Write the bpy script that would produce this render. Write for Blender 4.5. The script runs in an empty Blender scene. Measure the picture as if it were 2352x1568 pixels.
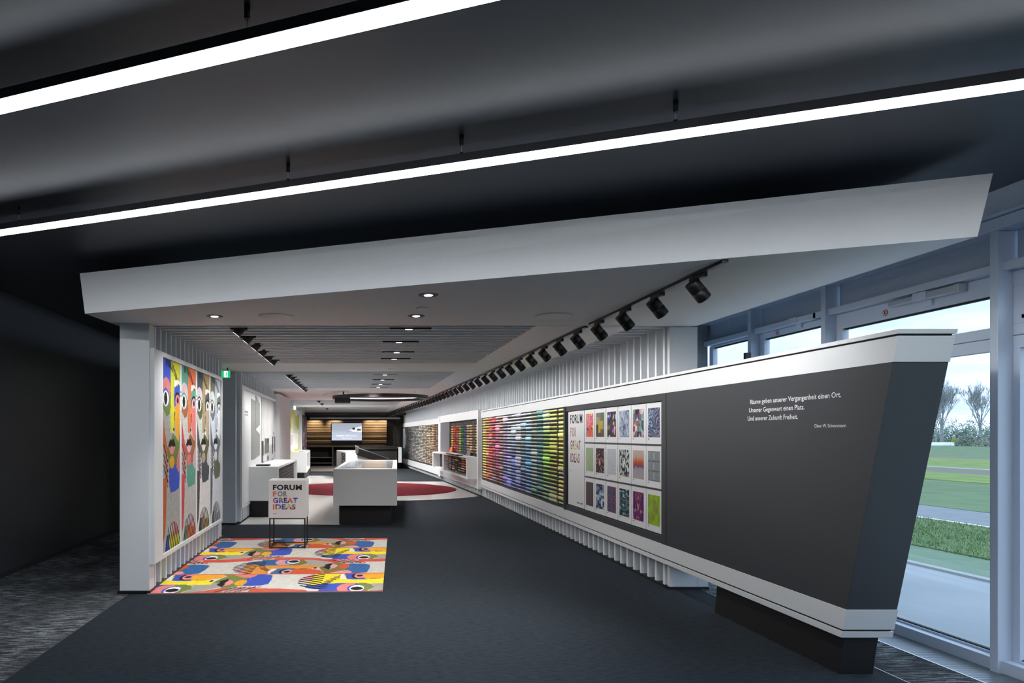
import bpy, bmesh, math, random
import numpy as np
from mathutils import Vector, Matrix, noise
R = random.Random(7)
PI = math.pi
# ------------------------------------------------------------------ camera (24 mm shift lens, level, looking down the hall)
F = 1600.0; VX = 820.0; VY = 999.0; EYE = 1.6
sc = bpy.context.scene
cam = bpy.data.cameras.new('camera'); camo = bpy.data.objects.new('camera', cam)
sc.collection.objects.link(camo); sc.camera = camo
cam.sensor_width = 36; cam.lens = F/2352*36
cam.shift_x = (1176-VX)/2352; cam.shift_y = (VY-784)/2352
camo.location = (0, 0, EYE); camo.rotation_euler = (PI/2, 0, 0)
cam.clip_end = 2000; cam.clip_start = 0.05
# ------------------------------------------------------------------ sky
w = bpy.data.worlds.new('sky'); sc.world = w; w.use_nodes = True
nt = w.node_tree; nt.nodes.clear()
wo = nt.nodes.new('ShaderNodeOutputWorld'); bg = nt.nodes.new('ShaderNodeBackground')
tc = nt.nodes.new('ShaderNodeTexCoord'); mp = nt.nodes.new('ShaderNodeMapping'); mp.inputs['Scale'].default_value = (1.2, 1.2, 7)
nz = nt.nodes.new('ShaderNodeTexNoise'); nz.inputs['Scale'].default_value = 2.2; nz.inputs['Detail'].default_value = 6
rp = nt.nodes.new('ShaderNodeValToRGB')
rp.color_ramp.elements[0].position = .36; rp.color_ramp.elements[0].color = (.36, .47, .68, 1)
rp.color_ramp.elements[1].position = .60; rp.color_ramp.elements[1].color = (.72, .92, 1.15, 1)
nt.links.new(tc.outputs['Generated'], mp.inputs[0]); nt.links.new(mp.outputs[0], nz.inputs['Vector'])
nt.links.new(nz.outputs[0], rp.inputs[0]); nt.links.new(rp.outputs[0], bg.inputs[0]); nt.links.new(bg.outputs[0], wo.inputs[0])
bg.inputs[1].default_value = 2.4
# ------------------------------------------------------------------ exposure
sc.view_settings.view_transform = 'Standard'; sc.view_settings.look = 'None'
sc.cycles.diffuse_bounces = 8; sc.cycles.max_bounces = 14
sc.view_settings.gamma = 1; sc.view_settings.exposure = 0.0; sc.view_settings.use_curve_mapping = False
STRIP_E = 36.0        # linear pendants
WALLSPOT_W = 29.0     # track heads on the right wall
LEFTSPOT_W = 46.0     # gimbal heads on the left wall
DOWN_W = 110.0         # round recessed downlights
SLOT_W = 90.0         # slot downlights between the ceiling fins

# ------------------------------------------------------------------ helpers
C = sc.collection
def link(o): C.objects.link(o); return o
def tag(o, label=None, cat=None, group=None, kind=None):
    if label: o['label'] = label
    if cat: o['category'] = cat
    if group: o['group'] = group
    if kind: o['kind'] = kind
    return o
def thing(name, label, cat, loc=(0,0,0), rz=0, group=None):
    o = bpy.data.objects.new(name, None); link(o); o.empty_display_size = .1
    o.location = loc; o.rotation_euler = (0,0,rz)
    return tag(o, label, cat, group)
def base(name, loc=(0,0,0)):
    o = bpy.data.objects.new(name, None); link(o); o.empty_display_size = .1
    o.location = loc; o['kind'] = 'structure'; return o
def copy_tree(o, parent=None):
    c = o.copy(); link(c); c.parent = parent
    for ch in o.children: copy_tree(ch, c)
    return c
class MB:
    def __init__(s): s.v = []; s.f = []; s.m = []; s.smooth = []
    def quads(s, vs, fs, mi=0, sm=False):
        b = len(s.v); s.v += [tuple(p) for p in vs]
        for f in fs: s.f.append(tuple(b+i for i in f)); s.m.append(mi); s.smooth.append(sm)
        return s
    def hexa(s, p, mi=0):       # 4 bottom points ccw, 4 top points ccw
        return s.quads(p, [(3,2,1,0),(4,5,6,7),(0,1,5,4),(1,2,6,5),(2,3,7,6),(3,0,4,7)], mi)
    def box(s, x0,x1,y0,y1,z0,z1, mi=0):
        return s.hexa([(x0,y0,z0),(x1,y0,z0),(x1,y1,z0),(x0,y1,z0),(x0,y0,z1),(x1,y0,z1),(x1,y1,z1),(x0,y1,z1)], mi)
    def prism(s, pts, z0, z1, mi=0):   # plan polygon (ccw) extruded in z
        n = len(pts); vs = [(x,y,z0) for x,y in pts]+[(x,y,z1) for x,y in pts]
        fs = [tuple(range(n-1,-1,-1)), tuple(range(n,2*n))]+[(i,(i+1)%n,n+(i+1)%n,n+i) for i in range(n)]
        return s.quads(vs, fs, mi)
    def side_prism(s, pts, x0, x1, mi=0):   # polygon in (y,z) extruded in x
        n = len(pts); vs = [(x0,y,z) for y,z in pts]+[(x1,y,z) for y,z in pts]
        fs = [tuple(range(n-1,-1,-1)), tuple(range(n,2*n))]+[(i,(i+1)%n,n+(i+1)%n,n+i) for i in range(n)]
        return s.quads(vs, fs, mi)
    def lathe(s, prof, n=16, M=None, mi=0, sm=True):   # prof: (r, t) along local z
        vs = []; M = M or Matrix()
        for r, t in prof:
            for k in range(n):
                a = 2*PI*k/n; vs.append(M @ Vector((r*math.cos(a), r*math.sin(a), t)))
        fs = []
        for i in range(len(prof)-1):
            for k in range(n): fs.append((i*n+k, i*n+(k+1)%n, (i+1)*n+(k+1)%n, (i+1)*n+k))
        s.quads(vs, fs, mi, sm)
        b = len(s.v)-len(vs)
        s.f.append(tuple(b+k for k in range(n-1,-1,-1))); s.m.append(mi); s.smooth.append(False)
        e = b+(len(prof)-1)*n
        s.f.append(tuple(e+k for k in range(n))); s.m.append(mi); s.smooth.append(False)
        return s
    def tube(s, a, b, r, n=8, r2=None, mi=0):
        a = Vector(a); b = Vector(b); d = b-a
        M = Matrix.Translation(a) @ d.to_track_quat('Z','Y').to_matrix().to_4x4()
        return s.lathe([(r,0),(r if r2 is None else r2,d.length)], n, M, mi)
    def build(s, name, mat, parent=None, bevel=0, fix=True):
        me = bpy.data.meshes.new(name); me.from_pydata(s.v, [], s.f)
        mats = mat if isinstance(mat, (list,tuple)) else [mat]
        for m_ in mats: me.materials.append(m_)
        me.polygons.foreach_set('material_index', s.m); me.polygons.foreach_set('use_smooth', s.smooth)
        if fix:
            bm = bmesh.new(); bm.from_mesh(me); bmesh.ops.recalc_face_normals(bm, faces=bm.faces); bm.to_mesh(me); bm.free()
        me.update()
        o = bpy.data.objects.new(name, me); link(o)
        if parent is not None: o.parent = parent
        if bevel:
            b = o.modifiers.new('b','BEVEL'); b.width = bevel; b.segments = 2; b.limit_method = 'ANGLE'
        return o
def rebase(o):   # move an object's origin to the middle of its foot
    vs = np.array([v.co[:] for v in o.data.vertices]); lo = vs.min(0); hi = vs.max(0)
    c = Vector(((lo[0]+hi[0])/2, (lo[1]+hi[1])/2, lo[2]))
    o.data.transform(Matrix.Translation(-c)); o.location = Vector(o.location)+c; return o
def solo(mb, name, mat, label, cat, group=None, bevel=0):
    o = mb.build(name, mat, None, bevel); rebase(o); return tag(o, label, cat, group)
# points from the photograph, on known planes
def fl(px, py, z=0): d = F*(EYE-z)/(py-VY); return ((px-VX)*d/F, d)
H = 1.125; CZ = EYE+H                                    # white ceiling height 2.725
def ce(px, py, h=H): d = F*h/(VY-py); return ((px-VX)*d/F, d)
def atd(px, py, d): return ((px-VX)*d/F, d, EYE+(VY-py)*d/F)
def on(px, X): return X*F/(px-VX)                         # depth where the plane x=X shows at px
TD = [0,18,21,26,32,38]; TO = [0,0,-.10,-.32,-.66,-1.0]
def off(d): return float(np.interp(d, TD, TO))            # the right wall bends gently away to the left

# ------------------------------------------------------------------ materials
def mat(name, col, rough=.6, metal=0, emit=None, es=0, spec=.5, bump=None, noise_mix=None, coat=0):
    m = bpy.data.materials.new(name); m.use_nodes = True; t = m.node_tree; b = t.nodes['Principled BSDF']
    b.inputs['Base Color'].default_value = (*col,1); b.inputs['Roughness'].default_value = rough
    b.inputs['Metallic'].default_value = metal; b.inputs['Specular IOR Level'].default_value = spec
    b.inputs['Coat Weight'].default_value = coat
    if emit: b.inputs['Emission Color'].default_value = (*emit,1); b.inputs['Emission Strength'].default_value = es
    c = t.nodes.new('ShaderNodeTexCoord')
    if noise_mix:   # (scale vec, colour b, low, high)
        mp_ = t.nodes.new('ShaderNodeMapping'); mp_.inputs['Scale'].default_value = noise_mix[0]
        n = t.nodes.new('ShaderNodeTexNoise'); n.inputs['Scale'].default_value = 1; n.inputs['Detail'].default_value = 5
        r = t.nodes.new('ShaderNodeValToRGB'); r.color_ramp.elements[0].position = noise_mix[2]; r.color_ramp.elements[1].position = noise_mix[3]
        r.color_ramp.elements[0].color = (*col,1); r.color_ramp.elements[1].color = (*noise_mix[1],1)
        t.links.new(c.outputs['Object'], mp_.inputs[0]); t.links.new(mp_.outputs[0], n.inputs['Vector'])
        t.links.new(n.outputs[0], r.inputs[0]); t.links.new(r.outputs[0], b.inputs['Base Color'])
    if bump:        # (scale vec, strength, distance)
        mp2 = t.nodes.new('ShaderNodeMapping'); mp2.inputs['Scale'].default_value = bump[0]
        n2 = t.nodes.new('ShaderNodeTexNoise'); n2.inputs['Scale'].default_value = 1; n2.inputs['Detail'].default_value = 4
        bp = t.nodes.new('ShaderNodeBump'); bp.inputs['Strength'].default_value = bump[1]; bp.inputs['Distance'].default_value = bump[2]
        t.links.new(c.outputs['Object'], mp2.inputs[0]); t.links.new(mp2.outputs[0], n2.inputs['Vector'])
        t.links.new(n2.outputs[0], bp.inputs['Height']); t.links.new(bp.outputs[0], b.inputs['Normal'])
    return m
white = mat('white_lacquer', (.70,.715,.73), .38, bump=((30,30,30),.02,.001))
white2 = mat('white_paint', (.80,.81,.82), .6)
finm = mat('fin_paint', (.76,.80,.84), .45)
ceilw = mat('ceiling_paint', (.90,.89,.88), .75)
dark = mat('anthracite_panel', (.048,.052,.058), .40, bump=((60,60,60),.03,.0005))
dark2 = mat('anthracite_backing', (.030,.032,.035), .5)
darkceil = mat('dark_ceiling', (.040,.046,.060), .42, bump=((1.5,1.5,1.5),.05,.02), noise_mix=((.9,2.2,1),(.048,.055,.070),.35,.65))
darkwall = mat('dark_wall', (.058,.059,.063), .38)
black = mat('black_metal', (.008,.008,.009), .4)
matteblack = mat('black_matte', (.006,.006,.007), .7)
facm = mat('facade_aluminium', (.58,.66,.79), .38, bump=((8,8,8),.02,.002))
facd = mat('facade_panel', (.42,.49,.60), .5)
alum = mat('opener_aluminium', (.55,.58,.62), .35, .6)
conc = mat('concrete', (.33,.34,.35), .85, noise_mix=((9,9,9),(.20,.21,.22),.35,.7), bump=((30,30,30),.3,.004))
wood = mat('oak_plank', (.40,.27,.15), .5, noise_mix=((.5,9,26),(.28,.18,.09),.35,.65))
woodd = mat('dark_walnut', (.075,.05,.036), .5, noise_mix=((1,1,1),(.05,.034,.026),.3,.7))
platm = mat('grey_plank', (.15,.125,.11), .6, noise_mix=((.6,6,6),(.10,.085,.075),.3,.7))
tilef = mat('white_floor', (.74,.735,.72), .16, spec=.6)
redm = mat('red_carpet', (.22,.010,.024), .95, noise_mix=((6,6,6),(.16,.007,.016),.4,.65), bump=((200,200,200),.4,.004), spec=.1)
carpm = mat('navy_carpet', (.013,.018,.024), .95, noise_mix=((14,55,1),(.027,.034,.043),.34,.68), bump=((60,300,60),.5,.004), spec=.15)
steel = mat('wire_steel', (.45,.45,.47), .3, .9)
curtain = mat('pale_curtain', (.42,.40,.37), .8)
emitw = mat('strip_diffuser', (.9,.9,.9), .4, emit=(.90,.95,1), es=STRIP_E)
lensm = mat('lamp_lens', (.9,.9,.9), .3, emit=(1,.96,.9), es=7)
exitg = mat('exit_green', (.0,.30,.12), .4, emit=(.02,.55,.22), es=.9)
exitw = mat('exit_white', (.8,.9,.85), .4, emit=(.8,1,.9), es=1.1)
redink = mat('red_ink', (.5,.03,.04), .5)
inkw = mat('white_letters', (.88,.88,.88), .5)
inkk = mat('black_ink', (.012,.012,.014), .6)
inkg = mat('grey_ink', (.25,.25,.26), .6)
paper = mat('white_card', (.74,.75,.76), .4)

def carpet_streaks():
    m = bpy.data.materials.new('streaked_carpet'); m.use_nodes = True; t = m.node_tree; b = t.nodes['Principled BSDF']
    b.inputs['Roughness'].default_value = .95; b.inputs['Specular IOR Level'].default_value = .12
    c = t.nodes.new('ShaderNodeTexCoord')
    def layer(rot, sc_, lo, hi, seed):
        mp_ = t.nodes.new('ShaderNodeMapping'); mp_.inputs['Rotation'].default_value = (0,0,rot); mp_.inputs['Scale'].default_value = sc_
        mp_.inputs['Location'].default_value = (seed,seed*2,0)
        n = t.nodes.new('ShaderNodeTexNoise'); n.inputs['Scale'].default_value = 1; n.inputs['Detail'].default_value = 3
        r = t.nodes.new('ShaderNodeMapRange'); r.inputs[1].default_value = lo; r.inputs[2].default_value = hi
        t.links.new(c.outputs['Object'], mp_.inputs[0]); t.links.new(mp_.outputs[0], n.inputs['Vector']); t.links.new(n.outputs[0], r.inputs[0])
        return r.outputs[0]
    a = layer(.10, (6,66,1), .50, .60, 0); b2 = layer(.10+PI/2, (5,60,1), .57, .66, 3.3); g = layer(0, (1.3,1.3,1), .32, .62, 8)
    fz = layer(.1, (60,90,1), .35, .7, 5)
    mx = t.nodes.new('ShaderNodeMath'); mx.operation = 'MAXIMUM'; t.links.new(a, mx.inputs[0]); t.links.new(b2, mx.inputs[1])
    mu = t.nodes.new('ShaderNodeMath'); mu.operation = 'MULTIPLY'; t.links.new(mx.outputs[0], mu.inputs[0]); t.links.new(g, mu.inputs[1])
    mf = t.nodes.new('ShaderNodeMath'); mf.operation = 'MULTIPLY'; t.links.new(mu.outputs[0], mf.inputs[0])
    ad = t.nodes.new('ShaderNodeMath'); ad.operation = 'ADD'; ad.inputs[1].default_value = .35; t.links.new(fz, ad.inputs[0]); t.links.new(ad.outputs[0], mf.inputs[1])
    mc = t.nodes.new('ShaderNodeMix'); mc.data_type = 'RGBA'; mc.clamp_factor = True
    mc.inputs[6].default_value = (.030,.032,.036,1); mc.inputs[7].default_value = (.34,.37,.40,1)
    t.links.new(mf.outputs[0], mc.inputs[0]); t.links.new(mc.outputs[2], b.inputs['Base Color'])
    return m
streakm = carpet_streaks()
def vcol_mat(name, rough=.8, bump=None, gain=1.0, emit=0):
    m = bpy.data.materials.new(name); m.use_nodes = True; t = m.node_tree; b = t.nodes['Principled BSDF']
    b.inputs['Roughness'].default_value = rough; b.inputs['Specular IOR Level'].default_value = .25
    a = t.nodes.new('ShaderNodeVertexColor'); a.layer_name = 'Col'
    if bump:
        c = t.nodes.new('ShaderNodeTexCoord'); n = t.nodes.new('ShaderNodeTexNoise'); n.inputs['Scale'].default_value = bump[0]; n.inputs['Detail'].default_value = 4
        bp = t.nodes.new('ShaderNodeBump'); bp.inputs['Strength'].default_value = bump[1]; bp.inputs['Distance'].default_value = .004
        t.links.new(c.outputs['Object'], n.inputs['Vector']); t.links.new(n.outputs[0], bp.inputs['Height']); t.links.new(bp.outputs[0], b.inputs['Normal'])
        mx = t.nodes.new('ShaderNodeMix'); mx.data_type = 'RGBA'; mx.blend_type = 'MULTIPLY'; mx.inputs[0].default_value = .45
        r = t.nodes.new('ShaderNodeValToRGB'); r.color_ramp.elements[0].position = .3; r.color_ramp.elements[0].color = (.45,.45,.45,1); r.color_ramp.elements[1].position = .65
        t.links.new(n.outputs[0], r.inputs[0]); t.links.new(a.outputs[0], mx.inputs[6]); t.links.new(r.outputs[0], mx.inputs[7])
        t.links.new(mx.outputs[2], b.inputs['Base Color'])
    else: t.links.new(a.outputs[0], b.inputs['Base Color'])
    if emit:
        t.links.new(a.outputs[0], b.inputs['Emission Color']); b.inputs['Emission Strength'].default_value = emit
        b.inputs['Base Color'].default_value = (0,0,0,1)
        for l in list(b.inputs['Base Color'].links): t.links.remove(l)
    return m
woolprint = vcol_mat('woven_print', .9, (90,.3))
flatprint = vcol_mat('printed_card', .5)
screenm = vcol_mat('screen_picture', .2, emit=1.15)
def rollmat():
    m = bpy.data.materials.new('carpet_roll'); m.use_nodes = True; t = m.node_tree; b = t.nodes['Principled BSDF']
    b.inputs['Roughness'].default_value = .9; b.inputs['Specular IOR Level'].default_value = .15
    a = t.nodes.new('ShaderNodeObjectInfo'); c = t.nodes.new('ShaderNodeTexCoord'); n = t.nodes.new('ShaderNodeTexNoise'); n.inputs['Scale'].default_value = 110
    r = t.nodes.new('ShaderNodeValToRGB'); r.color_ramp.elements[0].position = .3; r.color_ramp.elements[0].color = (.5,.5,.5,1); r.color_ramp.elements[1].position = .6
    mx = t.nodes.new('ShaderNodeMix'); mx.data_type = 'RGBA'; mx.blend_type = 'MULTIPLY'; mx.inputs[0].default_value = .6
    t.links.new(c.outputs['Object'], n.inputs['Vector']); t.links.new(n.outputs[0], r.inputs[0])
    t.links.new(a.outputs['Color'], mx.inputs[6]); t.links.new(r.outputs[0], mx.inputs[7]); t.links.new(mx.outputs[2], b.inputs['Base Color'])
    return m
rollm = rollmat(); rollv = vcol_mat('carpet_rolls_mixed', .9)
def glassmat(name='window_glass', tint=(.975,.99,.985)):
    m = bpy.data.materials.new(name); m.use_nodes = True; t = m.node_tree; t.nodes.clear()
    o = t.nodes.new('ShaderNodeOutputMaterial'); mx = t.nodes.new('ShaderNodeMixShader'); tr = t.nodes.new('ShaderNodeBsdfTransparent')
    gl = t.nodes.new('ShaderNodeBsdfGlossy'); gl.inputs['Roughness'].default_value = .0; lw = t.nodes.new('ShaderNodeLayerWeight'); lw.inputs[0].default_value = .5; pw = t.nodes.new('ShaderNodeMath'); pw.operation = 'POWER'; pw.inputs[1].default_value = 5
    fr = t.nodes.new('ShaderNodeMath'); fr.operation = 'MULTIPLY_ADD'; fr.inputs[1].default_value = .95; fr.inputs[2].default_value = .045
    t.links.new(lw.outputs['Facing'], pw.inputs[0]); t.links.new(pw.outputs[0], fr.inputs[0])
    tr.inputs[0].default_value = (*tint,1)
    t.links.new(fr.outputs[0], mx.inputs[0]); t.links.new(tr.outputs[0], mx.inputs[1]); t.links.new(gl.outputs[0], mx.inputs[2]); t.links.new(mx.outputs[0], o.inputs[0])
    return m
glass = glassmat()
def letters_mat():   # letters filled with a cut of a colourful pattern
    m = bpy.data.materials.new('patterned_letters'); m.use_nodes = True; t = m.node_tree; b = t.nodes['Principled BSDF']
    b.inputs['Roughness'].default_value = .5
    c = t.nodes.new('ShaderNodeTexCoord'); v = t.nodes.new('ShaderNodeTexVoronoi'); v.inputs['Scale'].default_value = 16
    s = t.nodes.new('ShaderNodeSeparateColor'); r = t.nodes.new('ShaderNodeValToRGB'); r.color_ramp.interpolation = 'CONSTANT'
    cols = [(.75,.16,.03),(.05,.08,.35),(.55,.08,.22),(.72,.60,.04),(.02,.02,.02),(.30,.05,.10),(.25,.25,.25)]
    e = r.color_ramp.elements
    e[0].color = (*cols[0],1)
    e[1].position = 1/7; e[1].color = (*cols[1],1)
    for i in range(2,7): x = e.new(i/7); x.color = (*cols[i],1)
    t.links.new(c.outputs['Object'], v.inputs['Vector']); t.links.new(v.outputs['Color'], s.inputs[0]); t.links.new(s.outputs[0], r.inputs[0]); t.links.new(r.outputs[0], b.inputs['Base Color'])
    return m
multim = letters_mat(); orangem = mat('orange_ink', (.70,.20,.07), .5)

# ------------------------------------------------------------------ painted grids and lettering
def srgb(h):
    h = h.lstrip('#'); v = [int(h[i:i+2],16)/255 for i in (0,2,4)]
    return tuple(c/12.92 if c<=.04045 else ((c+.055)/1.055)**2.4 for c in v)
class Canvas:        # X to the right 0..1, T downwards 0..1
    def __init__(s, nx, ny, bgc, sx=1, sy=1):
        s.nx=nx; s.ny=ny; x=np.linspace(0,1,nx)*sx; t=np.linspace(0,1,ny)*sy
        s.X, s.T = np.meshgrid(x,t); s.c = np.zeros((ny,nx,3)); s.c[:] = bgc
    def fill(s, m_, col): s.c[m_] = col
    def poly(s, pts, col=None):
        X=s.X; T=s.T; ins=np.zeros(X.shape,bool); n=len(pts)
        for i in range(n):
            x0,y0=pts[i]; x1,y1=pts[(i+1)%n]
            if y0==y1: continue
            c_=((y0>T)!=(y1>T)) & (X < (x1-x0)*(T-y0)/(y1-y0)+x0); ins^=c_
        if col is not None: s.c[ins]=col
        return ins
    def ell(s, cx, cy, rx, ry, col=None, rot=0):
        dx=s.X-cx; dy=s.T-cy
        m_=((dx/rx)**2+(dy/ry)**2)<1
        if col is not None: s.c[m_]=col
        return m_
    def rect(s, x0,y0,x1,y1, col=None):
        m_=(s.X>=x0)&(s.X<x1)&(s.T>=y0)&(s.T<y1)
        if col is not None: s.c[m_]=col
        return m_
def vnoise(X, Y, seed=0, octs=3):
    r = np.random.RandomState(seed); out = np.zeros(X.shape); amp=1; tot=0
    for o in range(octs):
        g = r.rand(64,64); x=X*2**o; y=Y*2**o; xi=np.floor(x).astype(int); yi=np.floor(y).astype(int); fx=x-xi; fy=y-yi
        fx=fx*fx*(3-2*fx); fy=fy*fy*(3-2*fy)
        a=g[xi%64,yi%64]; b=g[(xi+1)%64,yi%64]; c=g[xi%64,(yi+1)%64]; d=g[(xi+1)%64,(yi+1)%64]
        out+=amp*((a*(1-fx)+b*fx)*(1-fy)+(c*(1-fx)+d*fx)*fy); tot+=amp; amp*=.5
    return out/tot
def grid_mesh(name, cv, P, mat_, parent=None):   # P(x01,t01) -> arrays of 3 coords
    ny,nx=cv.ny,cv.nx; u,t=np.meshgrid(np.linspace(0,1,nx),np.linspace(0,1,ny)); co=np.stack(P(u,t),-1).reshape(-1,3)
    i=np.arange(nx*ny).reshape(ny,nx); q=np.stack([i[:-1,:-1],i[1:,:-1],i[1:,1:],i[:-1,1:]],-1).reshape(-1,4)
    me=bpy.data.meshes.new(name); me.vertices.add(len(co)); me.vertices.foreach_set('co',co.ravel().astype('f'))
    me.loops.add(q.size); me.loops.foreach_set('vertex_index',q.ravel().astype('i')); me.polygons.add(len(q))
    me.polygons.foreach_set('loop_start',np.arange(0,q.size,4).astype('i')); me.polygons.foreach_set('loop_total',np.full(len(q),4,'i'))
    me.update(); me.validate()
    ca=me.color_attributes.new('Col','FLOAT_COLOR','POINT'); col=np.ones((nx*ny,4),'f'); col[:,:3]=cv.c.reshape(-1,3); ca.data.foreach_set('color',col.ravel())
    me.materials.append(mat_); o=bpy.data.objects.new(name,me); link(o)
    if parent is not None: o.parent=parent
    return o
def lettering(name, txt, mat_, M, width=None, cap=None, parent=None, bold=0.0, depth=.0015, align='LEFT', sp=1.0):
    """flat letters; M places local x (reading), y (up), z (out of the surface)"""
    cu=bpy.data.curves.new(name,'FONT'); cu.body=txt; cu.size=1; cu.offset=bold; cu.extrude=0; cu.space_character=sp; cu.resolution_u=3
    tmp=bpy.data.objects.new('tmp',cu); C.objects.link(tmp); dg=bpy.context.evaluated_depsgraph_get()
    me=bpy.data.meshes.new_from_object(tmp.evaluated_get(dg)); bpy.data.objects.remove(tmp); me.name=name
    vs=np.array([v.co[:] for v in me.vertices]); lo=vs.min(0); hi=vs.max(0)
    sy=cap/.73 if cap else None
    sx=width/(hi[0]-lo[0]) if width else sy
    if sy is None: sy=sx
    me.transform(Matrix.Diagonal((sx,sy,1,1)) @ Matrix.Translation((-lo[0] if align=='LEFT' else -hi[0],0,depth)))
    me.transform(M); me.materials.clear(); me.materials.append(mat_)
    o=bpy.data.objects.new(name,me); link(o)
    if parent is not None: o.parent=parent
    return o
def frame(o, x, y, z):   # matrix from origin and axis vectors
    return Matrix(((x[0],y[0],z[0],o[0]),(x[1],y[1],z[1],o[1]),(x[2],y[2],z[2],o[2]),(0,0,0,1)))
def spot(name, loc, target, watt, angle, blend=.6, col=(1,.97,.93), r=.03, parent=None):
    l=bpy.data.lights.new(name,'SPOT'); l.energy=watt; l.spot_size=angle; l.spot_blend=blend; l.color=col; l.shadow_soft_size=r
    o=bpy.data.objects.new(name,l); link(o); o.location=loc
    o.rotation_euler=(Vector(target)-Vector(loc)).to_track_quat('-Z','Y').to_euler(); 
    if parent is not None: o.parent=parent; o.matrix_parent_inverse=Matrix.Translation(-parent.location)
    return o

# ================================================================== SETTING
XF=4.42      # facade inner plane
fo=base('floor')
MB().box(-4.1,4.6,-3.2,40,-.12,-.012).build('subfloor',dark2,fo)
MB().box(-2.3,3.567,-3.2,40,-.012,0).build('carpet',carpm,fo)
MB().box(-4.1,-2.303,-3.2,40,-.012,0).build('border_carpet',streakm,fo)
MB().box(3.570,4.04,-3.2,14,-.012,0).build('border_carpet',streakm,fo)
MB().box(-2.304,-2.299,-3.2,7.0,-.012,.0008).build('edge_strip',steel,fo)
MB().box(3.566,3.571,-3.2,7.2,-.012,.0008).build('edge_strip',steel,fo)
# white floor: rectangle at left, disc round the red carpet, cut by a straight far edge
pts=[(-2.1,12.47),(-.33,12.47),(.62,13.6)]
cx,cy,RR=.37,20.7,3.75
for k in range(0,41):
    a=math.radians(-95+k*2.6)
    x=cx+RR*math.cos(a); y=cy+RR*math.sin(a)
    if x<3.24+off(y): pts.append((x,y))
pts+=[(3.2+off(18.2),18.2),(3.2+off(24),24.0),(-2.1,24.0)]
MB().prism(pts,0,.004).build('tile_floor',tilef,fo)
MB().prism([(-2.05,24),(-.35,24),(-.75,27.5),(-2.05,27.5)],0,.004).build('tile_floor',tilef,fo)

# dark room: ceiling, left wall, back wall
CD=3.22
tag(MB().box(-4.1,4.6,-3.2,7.9,CD,CD+.1).build('ceiling',darkceil),kind='structure')
tag(MB().box(-4.1,-2.36,7.9,40,CD,CD+.1).build('ceiling',darkceil),kind='structure')
tag(MB().box(-4.1,-4.0,-3.2,40,0,CD).build('wall_left',darkwall),kind='structure')
tag(MB().box(-3.99,-3.975,-3.2,40,.0,.055).build('baseboard_left',dark2),kind='structure')
tag(MB().box(-4.1,4.6,-3.3,-3.2,0,CD).build('wall_back',darkwall),kind='structure')
tag(MB().box(-4.1,4.6,40,40.1,0,CD).build('wall_front',darkwall),kind='structure')

# canopy: white raked soffit that opens towards the entrance
cb=[(-2.52,6.45),(3.516,3.947),(3.50,7.17),(-2.46,7.17)]
ct=[(-2.555,6.42),(3.62,3.965),(3.56,7.17),(-2.50,7.17)]
can=base('trim_1')
MB().hexa([(x,y,CZ) for x,y in cb]+[(x,y,3.09) for x,y in ct]).build('soffit',white2,can)

# showroom ceiling with recessed bays of fins
cl=base('ceiling')
BX0,BX1=-2.10,1.85
bays=[(7.19,10.9,1.85),(12.3,16.8,1.76),(22.3,26.2,1.49),(28.2,32.0,1.30)]
XL=-2.40
def slab(x0,x1,d0,d1):
    if d1>d0: MB().box(x0,x1,d0,d1,CZ,CZ+.14).build('ceiling_board',ceilw,cl)
prev=7.172
for (a,b,bx) in bays:
    slab(XL,2.30,prev,a)
    slab(bx,2.30,a,b)
    prev=b
slab(XL,2.30,prev,36.5); slab(-2.70,XL,20.8,36.5); slab(-4.0,-2.70,31.9,36.5)
# strip along the curved right wall (holds the lighting track)
for i in range(24):
    d0=7.172+i*1.23; d1=d0+1.23; e0,e1=off(d0),off(d1)
    MB().hexa([(2.30+min(0,e0*1.02)*0,d0,CZ),(2.86+e0,d0,CZ),(2.86+e1,d1,CZ),(2.30,d1,CZ),(2.30,d0,CZ+.14),(2.86+e0,d0,CZ+.14),(2.86+e1,d1,CZ+.14),(2.30,d1,CZ+.14)]).build('ceiling_board',ceilw,cl)
MB().box(-2.7,4.55,7.172,40,CZ+.32,CZ+.38).build('ceiling_void',mat('void_shade_grey',(.24,.24,.245),.8),cl)  # painted darker so the gaps between the fins look shaded
MB().box(-2.36,3.5,7.172,7.19,CZ,CZ+.34).build('edge_board',white2,cl)
for (a,b,bx) in bays[:2]:
    n=int((b-a)/.2075)
    for k in range(n):
        d=a+.06+k*.2075
        MB().box(BX0,bx-.004,d,d+.045,CZ+.004,CZ+.135).build('fin',finm,cl)
    MB().box(bx-.004,bx,a,b,CZ+.001,CZ+.14).build('bay_edge',white2,cl)
mb=MB()
for (a,b,bx) in bays[2:]:
    for k in range(int((b-a)/.2075)):
        d=a+.06+k*.2075; mb.box(BX0,bx-.01,d,d+.045,CZ+.004,CZ+.135)
tag(mb.build('far_fins',finm,cl),kind='stuff')

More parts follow.
